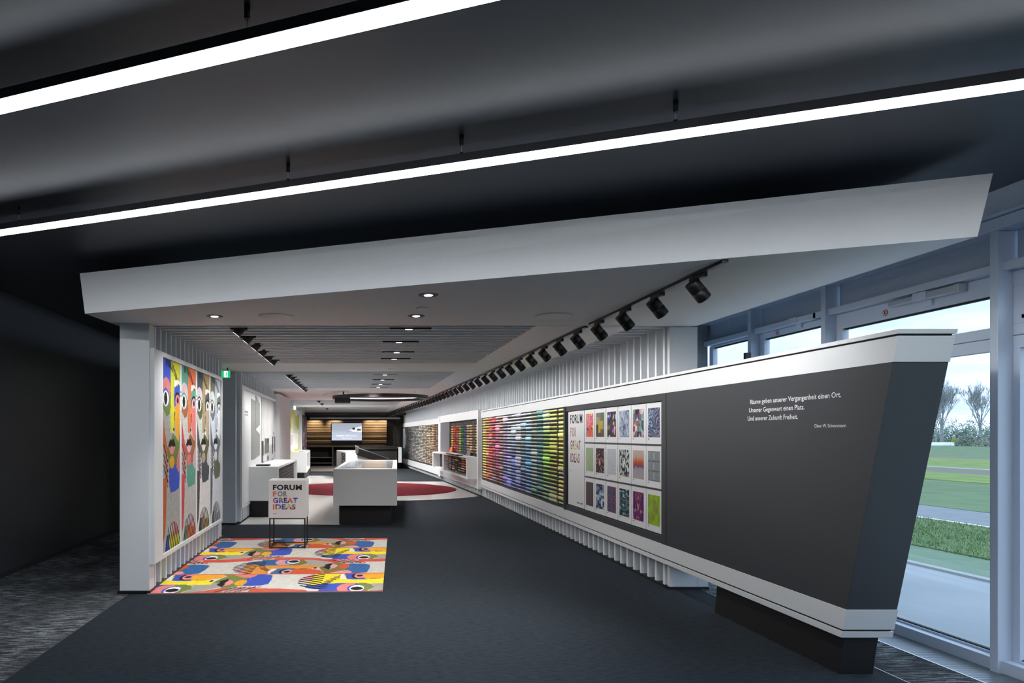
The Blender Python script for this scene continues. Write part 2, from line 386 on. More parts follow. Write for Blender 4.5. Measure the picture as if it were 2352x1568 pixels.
# left inner wall with fins
wl=base('wall_left_inner')
def leftwall(d0,d1): MB().box(-2.395,-2.25,d0,d1,0,CZ+.3).build('wall_board',white2,wl)
leftwall(7.2,10.95); leftwall(12.55,17.8); leftwall(17.8,20.8)
MB().box(-2.68,-2.53,20.8,31.9,0,CZ+.3).build('wall_board',white2,wl)
MB().box(-2.55,-2.25,20.75,20.8,0,CZ+.3).build('wall_board',white2,wl)
MB().box(-2.395,-2.095,7.03,7.2,.03,CZ-.002).build('pillar',white,wl,bevel=.003)
MB().box(-2.415,-2.085,7.015,7.21,0,.03).build('pillar_foot',black,wl)
MB().box(-2.46,-2.17,12.45,12.56,.03,CZ-.002).build('pillar',facm,wl,bevel=.003)
MB().box(-2.465,-2.165,12.445,12.57,0,.03).build('pillar_foot',black,wl)
MB().box(-2.26,-2.1,7.2,10.95,0,.028).build('plinth_strip',dark2,wl)
for (a,b) in ((7.19,10.9),(12.6,17.7)):
    k=0
    while a+.06+k*.2075+.045<b:
        d=a+.06+k*.2075
        MB().box(-2.25,-2.105,d,d+.045,.028,CZ+.135).build('fin',finm,wl); k+=1
mb=MB(); k=0
while 20.9+k*.2075<31.8:
    d=20.9+k*.2075; mb.box(-2.53,-2.385,d,d+.045,.028,CZ+.1); k+=1
tag(mb.build('far_fins',finm,wl),kind='stuff')
MB().box(-2.25,-1.985,17.85,20.8,0.25,2.66).build('boxed_panel',white,wl,bevel=.004)

# right wall with fins (fins bend on to the ceiling)
wr=base('wall_right')
n=20
for i in range(n):
    d0=7.27+i*(35.9-7.27)/n; d1=7.27+(i+1)*(35.9-7.27)/n; e0,e1=off(d0),off(d1)
    MB().hexa([(3.40+e0,d0,0),(3.5+e0,d0,0),(3.5+e1,d1,0),(3.40+e1,d1,0),(3.40+e0,d0,CZ+.32),(3.5+e0,d0,CZ+.32),(3.5+e1,d1,CZ+.32),(3.40+e1,d1,CZ+.32)]).build('wall_board',white2,wr)
    MB().hexa([(3.232+e0,d0,0),(3.4+e0,d0,0),(3.4+e1,d1,0),(3.232+e1,d1,0),(3.232+e0,d0,.028),(3.4+e0,d0,.028),(3.4+e1,d1,.028),(3.232+e1,d1,.028)]).build('plinth_strip',matteblack,wr)
fin_me=None; k=0
while True:
    d=7.33+k*.2
    if d>35.6: break
    if fin_me is None:
        m_=MB().box(0,.162,0,.042,.028,CZ+.128).box(-.38,0,0,.042,CZ+.004,CZ+.128)
        f_=m_.build('fin',finm,wr); fin_me=f_.data
    else:
        f_=bpy.data.objects.new('fin',fin_me); link(f_); f_.parent=wr
    f_.location=(3.238+off(d),d,0); k+=1
MB().box(3.238,3.53,7.22,7.268,.028,CZ-.002).build('pillar',white,wr,bevel=.003)
MB().box(3.53,3.64,7.22,7.268,.028,.30).build('pillar_base',white,wr,bevel=.003)
MB().box(3.232,3.645,7.21,7.275,0,.028).build('pillar_foot',black,wr)
tag(MB().box(4.02,4.38,8.70,9.1,0,CD).build('concrete_column',conc),kind='structure')

# window front on the right
wf=base('wall_window_front')
def facbox(nm,x0,x1,d0,d1,z0,z1,m_=facm,bev=.004): return MB().box(x0,x1,d0,d1,z0,z1).build(nm,m_,wf,bevel=bev)
facbox('head_trim',4.22,4.46,-3.2,12,3.06,CD)
facbox('head_rail',4.28,4.46,-3.2,12,2.975,3.055)
for (a,b) in ((-3.2,1.0),(1.07,2.85),(2.9,4.66),(4.74,6.38),(6.5,7.6),(7.68,12)):
    facbox('blind_panel',4.42,4.46,a,b,2.76,2.975,facd,0)
for (a,b) in ((-3.2,4.68),(4.70,6.44),(6.47,7.6),(7.68,8.7)):
    facbox('transom',4.33,4.46,a,b,2.705,2.76)
facbox('post',4.30,4.46,4.675,4.735,0,2.975)
facbox('post',4.30,4.48,6.40,6.46,0,2.975)
facbox('post',4.30,4.46,7.61,7.67,0,2.975)
facbox('post',4.30,4.46,2.82,2.88,0,2.975)
facbox('post',4.30,4.46,.98,1.04,0,2.975)
facbox('wall_board',4.40,4.5,9.1,40,0,CD,white2,0)
facbox('sill',4.33,4.47,-3.2,12,0,.085)
def window(nm,d0,d1,zt,zmid0,zmid1,z0,door=False):
    w_=base(nm)
    def fb(n_,a,b,c_,e,x0=4.40,x1=4.46,m_=facm): return MB().box(x0,x1,a,b,c_,e).build(n_,m_,w_,bevel=.003)
    fw=.085
    # upper sash
    fb('frame',d0,d1,zt,2.70); fb('frame',d0,d0+fw,zmid1,zt); fb('frame',d1-fw,d1,zmid1,zt); fb('frame',d0,d1,zmid0+.09,zmid1)
    fb('gasket',d0+fw,d1-fw,zt-.012,zt,4.415,4.45,matteblack)
    MB().box(4.428,4.434,d0+fw,d1-fw,zmid1,zt).build('pane',glass,w_)
    # lower light
    fb('frame',d0,d1,zmid0,zmid0+.085); fb('frame',d0,d0+fw*.6,z0,zmid0); fb('frame',d1-fw*.6,d1,z0,zmid0); fb('frame',d0,d1,.085,z0)
    fb('gasket',d0+fw*.6,d1-fw*.6,z0,z0+.008,4.415,4.45,matteblack)
    MB().box(4.428,4.434,d0+fw*.6,d1-fw*.6,z0,zmid0).build('pane',glass,w_)
    return w_
window('window_1',4.74,6.40,2.565,2.18,2.344,.10)
window('window_2',6.46,7.61,2.64,2.18,2.344,.10)
window('window_3',7.67,8.70,2.68,2.18,2.344,.10)
window('window_4',2.88,4.675,2.60,2.18,2.344,.10)
window('window_5',1.04,2.82,2.60,2.18,2.344,.10)
window('window_6',-3.2,.98,2.60,2.18,2.344,.10)
window('window_7',9.1,9.12,2.60,2.18,2.344,.10) if False else None
for o_ in [q for q in bpy.data.objects if q.name=='window_4']: MB().box(4.37,4.40,4.55,4.58,2.37,2.395).box(4.37,4.38,4.46,4.58,2.375,2.39).build('handle',black,o_)

# outdoors
gz=-.15
def ground(nm,x0,x1,m_,z=gz,d0=-30,d1=400): return tag(MB().box(x0,x1,d0,d1,z-.1,z).build(nm,m_),kind='structure')
pav=mat('pavement',(.33,.36,.39),.8,noise_mix=((.7,.7,1),(.28,.31,.34),.35,.65))
lawn=mat('lawn',(.09,.16,.05),.9,noise_mix=((1.5,1.5,1),(.14,.22,.08),.35,.65),bump=((9,9,9),.6,.08))
lawn2=mat('reflection_paled_lawn',(.13,.21,.14),.9,noise_mix=((4,4,1),(.16,.24,.16),.35,.65))  # paler green: the window glass reflection is painted into the grass colour
road=mat('asphalt',(.21,.225,.25),.8,noise_mix=((2,2,1),(.18,.20,.22),.4,.6))
field=mat('green_field',(.095,.155,.07),.95,noise_mix=((.8,.8,1),(.13,.20,.09),.35,.65))
mustard=mat('mustard_field',(.20,.27,.05),.95,noise_mix=((1.2,.7,1),(.13,.20,.055),.4,.62))
soil=mat('soil',(.16,.15,.12),.95); kerbm=mat('kerb_stone',(.36,.37,.37),.9)
ground('pavement',4.5,7.5,pav)
tag(MB().box(7.5,7.62,-30,400,gz-.1,gz+.03).build('kerb',kerbm),kind='structure')
ground('pale_verge',7.62,8.85,lawn2); ground('verge',8.85,11.8,lawn,gz+.02); ground('road',11.8,14.2,road)
tag(MB().box(12.0,12.1,-30,400,gz,gz+.004).build('road_line',inkw),kind='structure')
ground('meadow',14.2,22.5,field,gz+.01); ground('meadow',22.5,27.2,mustard,gz+.03); ground('soil_strip',27.2,31.2,soil,gz+.02)
ground('farm_track',31.2,31.8,kerbm,gz+.03); ground('meadow',31.8,45,mustard,gz+.02); ground('soil_strip',45,49,soil,gz); ground('meadow',49,400,field,gz)
# grass blades on the verge
mb=MB()
for i in range(22000):
    x=R.uniform(8.8,11.9); d=R.uniform(8,20); h=R.uniform(.03,.085); a=R.uniform(0,PI); wv=.007
    dx,dy=math.cos(a)*wv,math.sin(a)*wv; lx,ly=R.uniform(-.07,.07),R.uniform(-.07,.07)
    mb.quads([(x-dx,d-dy,gz),(x+dx,d+dy,gz),(x+lx,d+ly,gz+h)],[(0,1,2)])
g_=mb.build('grass_blades',lawn,fix=False); tag(g_,'tufty green grass on the strip between road and pale verge','grass',kind='stuff')
# ================================================================== THINGS: linear pendants
def pendant(x0,y0,x1,y1,label,hang,cat='pendant light'):
    zb=3.05; dx,dy=x1-x0,y1-y0; L=math.hypot(dx,dy); ang=math.atan2(dy,dx)
    t=thing('linear_pendant',label,cat,((x0+x1)/2,(y0+y1)/2,zb),ang)
    MB().box(-L/2,L/2,-.05,.05,.008,.052).build('housing',black2,t,bevel=.002)
    # opal diffuser with a shallow folded section
    m_=MB()
    pr=[(-.047,.010),(-.047,.0),(.018,-.003),(.047,.0),(.047,.010)]
    vs=[(-L/2,y,z) for y,z in pr]+[(L/2,y,z) for y,z in pr]; k=len(pr)
    m_.quads(vs,[(i,(i+1)%k,k+(i+1)%k,k+i) for i in range(k)]+[tuple(range(k)),tuple(range(2*k-1,k-1,-1))])
    m_.build('diffuser',emitw,t)
    for hx in hang:
        s=MB().tube((hx,0,.052),(hx,0,CD-zb),.0025,6).build('suspension_wire',steel,t)
        MB().lathe([(.012,CD-zb-.055),(.012,CD-zb)],10,Matrix.Translation((hx,0,0))).build('ceiling_cup',black,s)
        MB().lathe([(.010,.052),(.010,.075)],10,Matrix.Translation((hx,0,0))).build('wire_grip',black,s)
    return t
black2=mat('pendant_housing',(.05,.05,.058),.45)
def strip_from(pa,pb,ext0,ext1,hpx,label):
    h=1.45; a=ce(pa[0],pa[1],h); b=ce(pb[0],pb[1],h); dx,dy=b[0]-a[0],b[1]-a[1]; L=math.hypot(dx,dy); ux,uy=dx/L,dy/L
    # far bottom edge measured; centre line is 6 cm nearer
    nx,ny=uy,-ux
    if ny>0: nx,ny=-nx,-ny
    ax,ay=a[0]+nx*.048-ux*ext0,a[1]+ny*.048-uy*ext0; bx,by=b[0]+nx*.048+ux*ext1,b[1]+ny*.048+uy*ext1
    mx,my=(ax+bx)/2,(ay+by)/2; hang=[]
    for px in hpx:   # where the sight line at this column meets the centre line
        k=(px-VX)/F; s=(k*ay-ax)/(ux-k*uy); hang.append((ax+ux*s-mx)*ux+(ay+uy*s-my)*uy)
    return pendant(ax,ay,bx,by,label,hang)
strip_from((0,542),(2352,206),1.35,1.2,(44,662,1060,1552),'long glowing linear pendant running just in front of the white canopy')
strip_from((0,263),(1150,0),1.6,2.6,(568,),'linear pendant crossing the top left corner, nearest the viewer')

# ================================================================== right display wall
dw=thing('display_wall','long white banded display wall with raked dark end panel and quotation','display wall',(3.3,7,0))
def loc(o,par):
    o.parent=par; o.matrix_parent_inverse=Matrix.Translation(-Vector(par.location)); return o
X0=3.2
def dend(z): return np.interp(z,(.26,2.227),(4.604,4.11))   # raked end
def band(nm,z0,z1,xa,xb,far,m_,inset=0,bev=.002):
    p=[(dend(z0)+inset,z0),(far,z0),(far,z1),(dend(z1)+inset,z1)]
    return loc(MB().side_prism(p,xa,xb).build(nm,m_,bevel=bev),dw)
DN=7.215    # the free-standing front block ends at the pillar
for (nm,z0,z1,m_,ins,ex) in (('lip',.262,.305,white,0,0),('groove',.305,.318,matteblack,.012,-.012),('bottom_band',.318,.458,white,0,0),
        ('top_band',2.037,2.188,white,0,0),('groove',2.188,2.2,matteblack,.012,-.012),('cap',2.2,2.227,white,-.004,.004)):
    p=[(dend(z0)+ins,z0),(DN,z0),(DN,z1),(dend(z1)+ins,z1)]
    loc(MB().side_prism(p,X0-ex,3.54+ex).build(nm,m_,bevel=.0015),dw)
    loc(MB().box(X0-ex,3.236,DN,18.0,z0,z1).build(nm,m_),dw)
p=[(dend(.458)+.006,.458),(DN,.458),(DN,2.037),(dend(2.037)+.006,2.037)]
panel=loc(MB().side_prism(p,X0+.004,3.536).build('dark_panel',dark,bevel=.0015),dw)
loc(MB().box(3.228,3.236,DN,10.76,.458,2.037).build('poster_backing',dark2),dw)
loc(MB().box(3.202,3.236,7.222,7.33,.458,2.037).build('side_batten',dark),dw)
loc(MB().box(3.206,3.236,7.33,10.72,1.962,2.037).build('top_batten',dark),dw)
loc(MB().box(3.206,3.236,7.33,10.72,.46,.535).build('ledge',dark),dw)
loc(MB().box(3.19,3.236,10.70,10.765,.458,2.037).build('side_batten',dark),dw)
sb=loc(MB().box(3.228,3.236,10.76,17.95,.458,2.037).build('sample_backing',dark2),dw)
loc(MB().box(3.12,3.236,17.98,18.16,.20,2.26).build('end_frame',white,bevel=.003),dw)
# plinth under the raked end
pl=MB().side_prism([(4.67,0),(6.29,0),(6.25,.262),(4.62,.262)],3.23,3.458)
loc(pl.build('plinth',matteblack,bevel=.002),dw)
# quotation
def wallM(d,z,x=X0): return frame((x,d,z),(0,-1,0),(0,0,1),(-1,0,0))
loc(lettering('quotation','Räume geben unserer Vergangenheit einen Ort.',inkw,wallM(5.676,1.852,X0+.004),width=1.068,cap=.038,bold=.004),dw)
loc(lettering('quotation','Unserer Gegenwart einen Platz.',inkw,wallM(5.689,1.785,X0+.004),width=.702,cap=.038,bold=.004),dw)
loc(lettering('quotation','Und unserer Zukunft Freiheit.',inkw,wallM(5.709,1.718,X0+.004),width=.649,cap=.038,bold=.004),dw)
loc(lettering('quotation','Oliver W. Schwarzmann',inkw,wallM(4.88,1.653,X0+.004),width=.317,cap=.024,bold=.004),dw)

# FORUM board
PX=3.222
tb=thing('title_board','tall white board reading FORUM FOR GREAT IDEAS left of the poster grid','board',(PX,10.25,.56))
loc(MB().box(PX,PX+.006,9.875,10.62,.555,1.955).build('board',paper),tb)
def board_letters(par,M0,wid,cap,lead,bold=.016):
    # four lines in M0's frame starting at its origin (top line baseline), widths in proportion
    lines=[[('FORUM',inkk,1.0)],[('F',orangem,.13),('OR',inkg,.34)],[('GREAT',multim,.86)],[('IDEAS',multim,.79)]]
    for i,ln in enumerate(lines):
        x=0
        for txt,m_,wf_ in ln:
            M=M0 @ Matrix.Translation((x*wid,-i*lead,0))
            o=lettering('title_letters',txt,m_,M,width=wf_*wid,cap=cap,bold=bold,sp=1.08); loc(o,par); x+=wf_+.03
board_letters(tb,wallM(10.52,1.775,PX),.56,.135,.192)
loc(MB().box(PX-.001,PX,10.46,10.53,1.06,1.067).build('dash',inkk),tb)
loc(lettering('small_lettering','OBJECT CARPET',inkk,wallM(10.20,.605,PX),width=.27,cap=.022,bold=.02),tb)

# posters
def rainbowish(seed,n): r=np.random.RandomState(seed); return r
def art(kind):
    N=64; c=Canvas(N,72,(.5,.5,.5)); X,T=c.X,c.T; r=np.random.RandomState(hash(kind)%1000 if False else sum(map(ord,kind)))
    def pal(v,cols): 
        idx=np.clip((v*len(cols)).astype(int),0,len(cols)-1); return np.array([srgb(k) for k in cols])[idx]
    if kind=='pop':
        v=vnoise(X*5,T*5,3,1); c.c=pal((v*7.3)%1,['e82a8c','f2d21a','e8501e','2a3aa8','e82a5c','b8c8c8','f08a20','3a7aa0'])
        for k in range(10): c.ell(r.rand(),r.rand(),.09,.08,srgb(['f2d21a','3024a0','e8501e','e82a8c','2a8a8a'][k%5]))
        c.ell(.58,.75,.18,.25,srgb('e8501e')); c.ell(.25,.66,.12,.07,srgb('3024a0'))
    elif kind=='blocks':
        c.c[:]=srgb('6f7577')
        for x0,y0,x1,y1,h in ((0,0,.6,.2,'6d7372'),(.6,0,1,.35,'5f6b52'),(0,.18,.45,.5,'a08a72'),(0,.48,.3,1,'4c4246'),(.3,.33,.85,.82,'a89a3a'),(.7,.55,.95,.7,'8c8c8c'),(.55,.68,1,1,'6a5230'),(.1,.82,.7,1,'4e5052')): c.rect(x0,y0,x1,y1,srgb(h))
    elif kind=='flowers_dark':
        c.c[:]=srgb('2e3436'); v=vnoise(X*14,T*5+X*5,5,2); c.fill(v>.6,srgb('4a5458'))
        for x,y,a,b,h in ((.3,.06,.08,.08,'5a40b8'),(.33,.15,.05,.06,'f0a890'),(.2,.22,.12,.08,'6048c0'),(.12,.17,.1,.05,'c8c8d8'),(.75,.48,.09,.09,'f0907c'),(.72,.6,.08,.08,'4a34b0'),(.85,.66,.1,.09,'d8a8a0'),(.68,.76,.12,.07,'c060b0'),(.85,.82,.07,.1,'f08c60'),(.15,.62,.16,.09,'8a6a58'),(.25,.97,.1,.05,'e090b0'),(.95,.2,.06,.1,'b0b8e0')): c.ell(x,y,a,b,srgb(h))
        c.poly([(.62,.28),(.78,.1),(.8,.14),(.68,.33)],srgb('d8d0c8'))
    elif kind=='water': c.c=pal(np.clip(vnoise(X*7,T*9,11,4)*1.8-.4,0,.999),['3a4466','6c6a90','7d8fa8','9aa0b8','7fa6ac','b8a8c0','a8c8c8'])
    elif kind=='geometric':
        nx,ny=5,5; ix=np.floor(X*nx).astype(int); iy=np.floor(T*ny).astype(int); fx=X*nx-ix; fy=T*ny-iy
        g=r.randint(0,7,(8,8)); g2=r.randint(0,7,(8,8)); a=g[ix%8,iy%8]; b=g2[ix%8,iy%8]
        cols=np.array([srgb(k) for k in ['b8b0b0','7a6a6c','b03040','5aa89c','4a4a66','d8c8cc','3a2e34']]); c.c=cols[a]
        k=(fx*fx+fy*fy<1)&((ix+iy)%2==0)|((1-fx)**2+fy*fy<1)&((ix+iy)%2==1); c.c[k]=cols[b][k]
    elif kind=='leaves_night':
        c.c[:]=srgb('3a4460'); v=vnoise(X*4,T*3,5,2); s=np.sin((X*math.cos(.9)+T*.5)*60+v*18)
        c.fill((s>.45)&(v>.45),srgb('9a90a8')); s2=np.sin((X*.3-T)*55+v*14); c.fill((s2>.6)&(v<.45),srgb('8a86a0'))
        for k in range(26): c.ell(r.uniform(.03,.42),r.uniform(.1,.65),.035,.022,srgb('86c4dc'))
        c.fill((vnoise(X*20,T*20,8,1)>.78)&(T>.75),srgb('86c4cc'))
    elif kind=='sage': c.c=pal(vnoise(X*8,T*18,2,3),['8ea47e','98ac88','a2b492','a8b898'])
    elif kind=='confetti':
        c.c[:]=srgb('2a2228')
        for k in range(70): c.ell(r.rand(),r.rand(),r.uniform(.02,.05),r.uniform(.02,.05),srgb(['c83c44','e0a8a0','6c8c98','b0a8a0','4a3a44','8a5a60'][k%6]))
        c.ell(.45,.58,.1,.14,srgb('d8a8a0')); c.ell(.5,.45,.06,.07,srgb('d84048'))
    elif kind=='silver': c.c=pal(vnoise(X*16,T*22,6,3),['a8aeb4','b2b8be','bcc2c8','c4c8cc'])
    elif kind=='granite': c.c=pal(np.clip((vnoise(X*16,T*12+X*6,9,2)-.5)*2.6+.5,0,.999),['22222a','54565c','b8c0bc','d0d8d2'])
    elif kind=='sunset':
        w_=.5+.12*np.abs(np.sin(X*9))+.05*np.sin(X*20); y=(T-w_+.06)
        st=[(-.6,'b8b0a8'),(-.25,'b89a88'),(-.14,'c06030'),(-.02,'a04a38'),(.05,'54486c'),(.12,'9a92a0'),(.5,'a8a098')]
        for ch in range(3): c.c[...,ch]=np.interp(y,[q[0] for q in st],[srgb(q[1])[ch] for q in st])
    elif kind=='lace':
        c.c[:]=srgb('7a8084'); u=np.abs(X-.5)*2; v=(T*3)%1; rr=np.hypot(u-.5,(v-.5)*1.1); s=np.sin(rr*46)
        c.fill(s>.3,srgb('8c9296')); c.fill(u<.06,srgb('b8bcc0')); c.fill((rr>.62)&(rr<.7),srgb('3a4044')); c.fill((v<.06)|(v>.95),srgb('5c6266'))
    elif kind=='ornament':
        c.c[:]=srgb('5a4e50'); u=np.abs(X-.5)*2; v=np.abs(T*2%1-.5)*2; s=np.sin((u+v)*20)*np.sin((u-v)*15+2); c.fill(s>.15,srgb('46393e')); c.fill(s<-.4,srgb('746468'))
    elif kind=='pixels':
        ix=np.floor(X*5).astype(int); iy=np.floor(T*9).astype(int); g=r.rand(16,16); v=g[ix,iy]; cols=['3a4870','4e5c84','2c3658','8090a8','b4c0cc','c8d0d8']; v=np.clip(v*.6+.4*((X+T)/2),0,.999)
        c.c=pal(v,cols)
    elif kind=='kaleido':
        u=np.abs(X-.5)*2; v=np.abs(T*2%1-.5)*2; q=vnoise(u*5+2,v*6,4,3); c.c=pal(np.clip((q-.5)*2.4+.45,0,.999),['2c5058','3c5a66','4a5272','5c4a72','a83a5c','c04060'])
    elif kind=='weave':
        ix=np.floor(X*6).astype(int); iy=np.floor(T*16).astype(int); fy=T*16-iy; g=r.rand(16,24); c.c=pal(g[ix,iy]*.999,['1c242c','3c5258','5a7478','86b8c4','2c3c44','6c6878']); c.fill((ix%2==1)&(fy<.3),srgb('14181c'))
    elif kind=='ikat':
        u=np.abs(X-.5)*2; q=vnoise(u*4,T*9,14,3); v=vnoise(X*12,T*4,3,2); c.c=pal(np.clip((q*.6+v*.4-.5)*2.6+.5,0,.999),['3a2060','5a2a70','7a3a68','8a2a44','8c5a68','a890a0'])
    elif kind=='lime': c.c=pal(np.clip((vnoise(X*4,T*4,21,3)-.5)*2.4+.55,0,.999),['8c8258','8c8850','88a030','86b420','8cbc20'])
    return c
cards=[['pop','blocks','flowers_dark','water','geometric','leaves_night'],['sage','confetti','silver','granite','sunset','lace'],['ornament','pixels','kaleido','weave','ikat','lime']]
plab={'pop':'bright magenta, yellow and orange pop shapes','blocks':'olive, tan and grey overlapping rectangles','flowers_dark':'violet and salmon flowers on dark green','water':'mottled blue and lilac watercolour','geometric':'red, teal and grey quarter circles','leaves_night':'pale leaves and light blue dots on navy','sage':'plain sage green','confetti':'red and pink specks on black','silver':'plain silver grey','granite':'black and white granite speckle','sunset':'orange and violet zigzag glow','lace':'grey mirrored lace medallions','ornament':'brown tone on tone ornament','pixels':'navy and white pixel squares','kaleido':'teal and crimson mirrored pattern','weave':'turquoise and black woven bars','ikat':'purple and wine red ikat','lime':'lime green blotches on taupe'}
capt=['pop','bloc','flora','aqua','retro','jungle','sage','konfetti','silk','granit','sunset','lace','orna','pixel','kali','weave','ikat','lime']
pd=[(9.85,9.446),(9.436,9.02),(9.01,8.612),(8.600,8.190),(8.180,7.768),(7.758,7.352)]
pz=[(1.504,1.953),(1.028,1.482),(.551,1.007)]
ci=0
for r_ in range(3):
    for k in range(6):
        dL,dR=pd[k]; z0,z1=pz[r_]; kd=cards[r_][k]
        t=thing('poster','white poster card showing '+plab[kd],'poster',(PX,(dL+dR)/2,z0),group='design posters in the dark grid')
        W=dL-dR; Hh=z1-z0
        loc(MB().box(PX,PX+.006,dR+.003,dL-.003,z0,z1).build('card',paper),t)
        cv=art(kd); a0=dL-.12*W; a1=dL-.86*W; b1=z1-.125*Hh; b0=z0+.16*Hh
        loc(grid_mesh('print',cv,lambda u,v,a0=a0,a1=a1,b0=b0,b1=b1:(np.full(u.shape,PX-.001),a0+(a1-a0)*u,b1+(b0-b1)*v),flatprint),t)
        q_=.010+.0035*len(capt[ci]); loc(MB().box(PX-.001,PX,a0-q_,a0-q_*.52,b0-.024,b0-.015).box(PX-.001,PX,a0-q_*.46,a0,b0-.024,b0-.015).build('caption_mark',inkk),t); ci+=1
loc(MB().box(PX-.002,PX+.006,7.345,9.86,1.4835,1.5025).build('rail',dark),dw)
loc(MB().box(PX-.002,PX+.006,7.345,9.86,1.0085,1.0265).build('rail',dark),dw)

# ================================================================== carpet sample rolls
ncol=17; nrow=23; zt,zb_=2.03,.505; prow=(zt-zb_)/nrow; D0,D1=10.80,17.75; pc=(D1-D0)/ncol
# columns from the posters (near) to the far end: top, middle, bottom colours
colr=[('d8cc74','e0c83c','a8a468','cream yellow'),('d4c860','a8b43c','808050','olive yellow'),('c0d4a0','9ccc3c','48785c','lime green'),
 ('68a09c','3c8c8c','486c60','teal'),('a09c80','a8b4b4','607c80','grey blue'),('c8e0e0','68b0dc','4c74a8','sky blue'),
 ('c0ccd8','7890a8','3c4c88','steel blue'),('d0d0d4','b0b4b8','6470b8','silver grey'),('dce4f4','8090e0','3c4890','periwinkle'),
 ('d4dcf0','a8b4dc','7078c0','pale lavender'),('d8b8cc','b880c8','646cb4','violet'),('c8ac9c','b09090','70504c','dusty mauve'),
 ('d8a4a8','d0508c','7c2c38','pink'),('c83c44','a82434','583038','crimson'),('b0684c','e04030','b83c34','scarlet'),('e0a040','e88838','a86030','orange'),('d8c860','e8c828','c8a458','golden yellow')]
def roll_mesh(nm,r,shag,L=.40,seg=12):
    m_=MB(); n=14 if not shag else 18; prof=[]
    rows=8 if not shag else 18
    vs=[];rr=random.Random(int(r*1000))
    for i in range(rows+1):
        t=i/rows; y=-L/2+L*t; e=min(t,1-t)*rows; k=1 if e>=1 else (.80+.2*e)
        for j in range(n):
            a=2*PI*j/n; q=r*k*(1+(rr.uniform(-.22,.16) if shag else 0))
            vs.append((q*math.cos(a)*.85,y,q*math.sin(a)))
    fs=[(i*n+j,i*n+(j+1)%n,(i+1)*n+(j+1)%n,(i+1)*n+j) for i in range(rows) for j in range(n)]
    fs+=[tuple(range(n-1,-1,-1)),tuple(rows*n+j for j in range(n))]
    m_.quads(vs,fs,0,True)
    me=bpy.data.meshes.new(nm); me.from_pydata(m_.v,[],m_.f); me.polygons.foreach_set('use_smooth',m_.smooth); me.materials.append(rollm); me.update(); return me
meshes=[roll_mesh('carpet_roll_slim',.0145,False),roll_mesh('carpet_roll_medium',.0175,False),roll_mesh('carpet_roll_thick',.0215,False),roll_mesh('carpet_roll_shaggy',.031,True)]
tex=['slim','medium','thick','shaggy']
def ordn(n): return str(n)+('th' if 10<=n%100<=20 else {1:'st',2:'nd',3:'rd'}.get(n%10,'th'))
def lerp3(a,b,c,t):
    if t<.5: return tuple(a[i]+(b[i]-a[i])*t*2 for i in range(3))
    return tuple(b[i]+(c[i]-b[i])*(t*2-1) for i in range(3))
R2=random.Random(42)
class Rolls:   # many rolls in one mesh with vertex colours
    def __init__(s): s.v=[];s.f=[];s.c=[]
    def add(s,x,d,z,r,L,col,dx=0):
        n=6; b=len(s.v)
        for e in (-L/2,L/2):
            for j in range(n): a=2*PI*j/n+.5; s.v.append((x+r*math.cos(a)*.8+dx*e/L,d+e,z+r*math.sin(a))); s.c.append(col)
        for j in range(n): s.f.append((b+j,b+(j+1)%n,b+n+(j+1)%n,b+n+j))
        s.f.append(tuple(b+j for j in range(n))[::-1]); s.f.append(tuple(b+n+j for j in range(n)))
    def build(s,nm,label,cat,parent=None):
        me=bpy.data.meshes.new(nm); me.from_pydata(s.v,[],s.f); ca=me.color_attributes.new('Col','FLOAT_COLOR','POINT')
        ca.data.foreach_set('color',np.array([(*c,1) for c in s.c],'f').ravel()); me.materials.append(rollv); me.update()
        o=bpy.data.objects.new(nm,me); link(o)
        if parent is not None: loc(o,parent); tag(o,kind='stuff')
        else: tag(o,label,cat,kind='stuff')
        return o
rest=Rolls()
for k in range(ncol):
    a,b,c_,hn=colr[k]; a,b,c_=srgb(a),srgb(b),srgb(c_)
    for j in range(nrow):
        col=lerp3(a,b,c_,j/(nrow-1)); f_=R2.uniform(.72,1.25); g=tuple(min(1,max(0,(q*.85+.08)*f_*1.5*R2.uniform(.9,1.1))) for q in col)
        if R2.random()<.10: g=tuple(q*.5+.25 for q in g)
        q=R2.random(); ty=3 if q<.12 else (2 if q<.27 else (1 if q<.62 else 0))
        if k==0: d=D0+.13; L=.26
        else: d=D0+pc*(k+.5)-.04; L=.40
        z=zt-prow*(j+.5)
        if k<13:
            o=bpy.data.objects.new('carpet_roll',meshes[ty]); link(o); o.location=(3.208,d,z); o.color=(*g,1)
            if k==0: o.scale=(1,.66,1)
            if q<.05: o.scale=(1,o.scale[1]*1.04,1.15)
            tag(o,f'{hn} {tex[ty]} carpet roll, {ordn(j+1)} row from the top, {ordn(k+1)} column from the posters','carpet sample',group='carpet rolls on the rainbow sample wall')
        else: rest.add(3.208+off(d),d,z,(.0145,.019,.024,.031)[ty],L,g)
rest.build('carpet_rolls','red, orange and yellow carpet rolls at the far end of the rainbow wall','carpet sample')
# slot boards between the rolls, metal pegs
mb=MB()
for j in range(nrow+1):
    z=zt-prow*j; mb.box(3.214,3.228,D0,17.93,z-.004,z+.004)
tag(loc(mb.build('slot_rail',dark2),dw),kind='stuff')
mb=MB()
for k in range(1,ncol):
    for j in range(nrow): mb.box(3.200,3.228,D0+pc*k-.045,D0+pc*k-.037,zt-prow*(j+.5)-.03,zt-prow*(j+.5)-.022)
tag(loc(mb.build('peg',steel),dw),kind='stuff')

